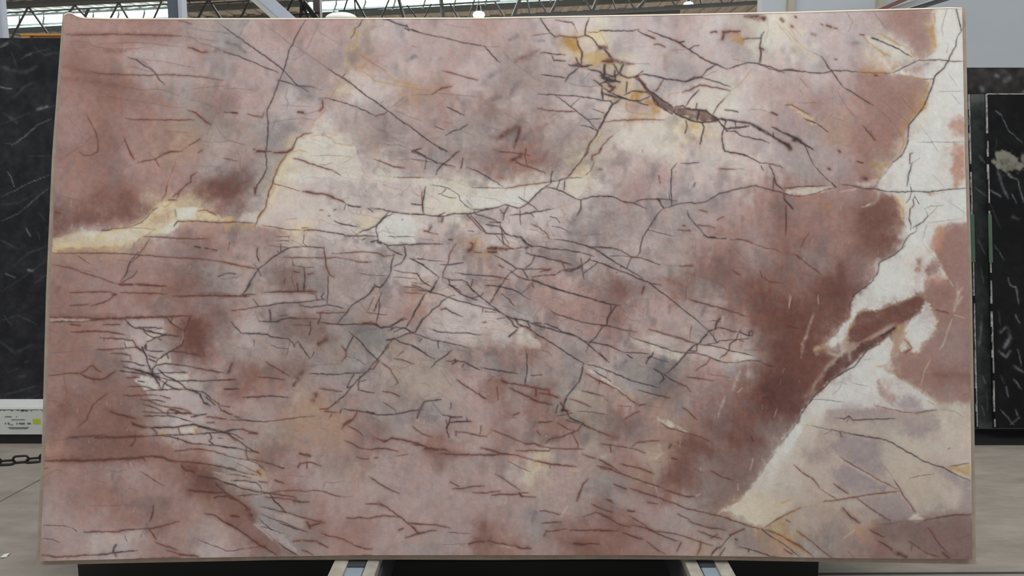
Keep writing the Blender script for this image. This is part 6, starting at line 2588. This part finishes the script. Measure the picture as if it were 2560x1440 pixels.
# short cracks between the traced veins
for _ in range(190):
    x = random.uniform(600, 1900); y = random.uniform(380, 1120)
    if random.random() > math.exp(-(((x-1150)/560)**2+((y-740)/260)**2)): continue
    a = random.choice((0.12, 0.3, -0.05, 0.45, -1.0, 1.9))+random.gauss(0, .2); L_ = random.uniform(14, 60)
    p = [(x, y)]
    for k in range(3):
        a += random.gauss(0, .25); x += math.cos(a)*L_/3; y += math.sin(a)*L_/3; p.append((x, y))
    cv.stroke(p, random.choice('GGRB'), random.uniform(0.8, 1.5))
WF = {(1500, 30): 1.3, (1030, 30): 1.15, (90, 710): 1.25, (90, 1050): 1.15, (1030, 370): 1.1, (560, 370): 1.1, (560, 710): 1.1, (1030, 710): 1.1}
for (x0, y0), tx in VEINS.items(): cv.strokes(x0, y0, 4, tx, WF.get((x0, y0), 1.0))
np.clip(cv.c, 8, 245, out=cv.c)

NX, NY = 1440, 850
px, py = slab_grid(NX, NY, LEFT_E, RIGHT_E, TOP_E, BOT_E)
Vf = slab_pts(px, py, 0.0)
S_main = stone_mat('pink_quartzite', 0.38, 0.035, GAIN, 0.4)
cb = Vector(slab_pts(np.array([1270.]), np.array([1400.]))[0])
slab = empty('stone_slab', cb)
link('polished_face', grid_mesh('polished_face', Vf, srgb2lin(cv.sample(px, py))), S_main, slab)
TH = 0.018
ring_i = np.unique(np.linspace(0, NX-1, 160).astype(int)); ring_j = np.unique(np.linspace(0, NY-1, 100).astype(int))
slab_body('sawn_edge', Vf[np.ix_(ring_j, ring_i)], -SN*TH, M_cut, slab)
# resin backing, a little larger than the face on three sides
bx, by = slab_grid(120, 70, LEFT_B, RIGHT_B, TOP_B, BOT_B)
Vb = slab_pts(bx, by, -TH-0.0015)
def solid(name, V, off, m, parent):
    r, c = V.shape[:2]; bm = bmesh.new()
    A = [[bm.verts.new(V[j, i]) for i in range(c)] for j in range(r)]
    for j in range(r-1):
        for i in range(c-1): bm.faces.new((A[j][i], A[j+1][i], A[j+1][i+1], A[j][i+1]))
    ring = [A[0][i] for i in range(c)]+[A[j][-1] for j in range(1, r)]+[A[-1][i] for i in range(c-2, -1, -1)]+[A[j][0] for j in range(r-2, 0, -1)]
    B = [bm.verts.new(v.co+off) for v in ring]; n = len(ring)
    for i in range(n): bm.faces.new((ring[i], B[i], B[(i+1) % n], ring[(i+1) % n]))
    bm.faces.new(B)
    return bm_obj(name, bm, m, parent)
solid('resin_backing', Vb, -SN*0.014, M_edge, slab)['label'] = 'beige resin edge around the stone'
tt = np.array([p[0] for p in TOP_E], float); ty = np.array([p[1] for p in TOP_E], float)
bm = bmesh.new()
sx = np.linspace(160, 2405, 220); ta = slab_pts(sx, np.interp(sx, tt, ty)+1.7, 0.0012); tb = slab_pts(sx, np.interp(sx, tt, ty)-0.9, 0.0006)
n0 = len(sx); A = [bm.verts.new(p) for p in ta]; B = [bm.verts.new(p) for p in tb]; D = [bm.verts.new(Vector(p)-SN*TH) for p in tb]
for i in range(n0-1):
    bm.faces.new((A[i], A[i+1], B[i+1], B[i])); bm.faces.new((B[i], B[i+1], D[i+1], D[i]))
bm_obj('top_arris', bm, M_top, slab)['label'] = 'rounded top edge, coloured pale for the light from above'
tag(slab, 'huge pink, mauve and cream quartzite slab with dark cracks, filling the view', 'stone slab')

# ------------------------------------------------------------------ rack that carries it
zb = float(min(Vector(v).z for v in Vb[-1]))
rack = empty('slab_rack', Vector((0, cb.y+0.4, 0)))
yb0 = cb.y+0.02
def rail(name, a_px, b_px, ztop, zbot, y0, y1, m, parent, bev=0.004):
    a = PZ(a_px, 1401, ztop); b = PZ(b_px, 1401, ztop)
    return box(name, (a.x, y0, zbot), (b.x, y1, ztop), m, parent, bev)
zr = float(slab_pts(np.array([900.]), np.array([1399.6]), -TH-0.0015)[0][2])-0.0015
def arm(spec):
    ar = None
    (la, lb), (ma, mb), (ra, rb), (da, db) = spec
    ar = rail('support_arm', ma, mb, zr-0.010, zr-0.12, 1.9, yb0+0.75, M_blue, rack)
    rail('rubber_strip', la, lb, zr, zr-0.10, 1.9, yb0+0.30, M_rub, ar, .006)
    rail('rubber_strip', ra, rb, zr, zr-0.10, 1.9, yb0+0.30, M_rub, ar, .006)
    rail('side_plate', da, db, zr-0.03, zr-0.15, 1.9, yb0+0.30, M_dark, ar)
    rail('end_block', ma, mb, zr-0.002, zr-0.010, yb0-0.03, yb0+0.05, M_dark, ar)
arm(((836, 872), (873, 917), (918, 949), (951, 964)))
arm(((1710, 1742), (1744, 1782), (1784, 1819), (1694, 1708)))
za_ = zr-0.155
xl = PZ(175, 1401, 0.1).x; xr = PZ(2060, 1401, 0.1).x
box('shade_base_beam', (xl, yb0+0.30, 0.0), (xr, yb0+0.46, za_), M_black, rack)  # black rack base, widened to stand in for the shade under the slab
box('shade_base_beam', (xl, yb0+0.80, 0.0), (xr, yb0+0.96, za_), M_black, rack)
for k in (xl, PZ(855, 1401, 0.1).x-0.05, PZ(1765, 1401, 0.1).x-0.05, xr-0.12):
    box('cross_beam', (k, yb0+0.46, 0.0), (k+0.12, yb0+0.80, za_), M_black, rack)
for k in (PZ(895, 1401, zr).x, PZ(1764, 1401, zr).x):
    up_d = (Q[0]-Q[3]).normalized()
    lo = Vector((k, 0, 0)); t0 = Vector(slab_pts(np.array([1280.]), np.array([1395.]), -TH-0.05)[0]); lo = Vector((k, t0.y, t0.z))
    beam('upright', lo, lo+up_d*1.62, 0.06, 0.05, M_dark, rack)
    beam('back_brace', lo+up_d*1.5, Vector((k, yb0+0.88, za_)), 0.05, 0.05, M_dark, rack)
# unseen board added at the rear to shade the floor under the rack
lo = Vector((0, yb0+0.93, za_)); hi_ = Vector((0, yb0+0.60, za_+1.5))
wl = PZ(150, 1401, 0.1).x; wr = PZ(2150, 1401, 0.1).x
prism('shade_board', [Vector((wl, lo.y, lo.z)), Vector((wr, lo.y, lo.z)), Vector((wr, hi_.y, hi_.z)), Vector((wl, hi_.y, hi_.z))], (0, 0.02, 0), M_dark, rack)
lo = Vector((k, t0.y, t0.z))
# padded post cap peeping over the top edge
c0 = Vector(slab_pts(np.array([853.]), np.array([46.]), -0.07)[0])
bm = bmesh.new(); bmesh.ops.create_uvsphere(bm, u_segments=28, v_segments=16, radius=1.0)
for v in bm.verts:
    v.co.z = max(v.co.z, -0.25)
    v.co = Vector((c0.x+v.co.x*0.058, c0.y+v.co.y*0.03, c0.z+v.co.z*0.022))
bm_obj('post_cap', bm, M_cap, rack, True)['label'] = 'white padded post cap above the slab'
k = PZ(895, 1401, zr).x
beam('cap_post', Vector((c0.x, c0.y, c0.z-0.006)), Vector((k, lo.y+0.02, lo.z+0.1)), 0.03, 0.03, M_dark, rack)
tag(rack, 'steel slab rack with two rubber topped arms under the pink slab', 'rack')
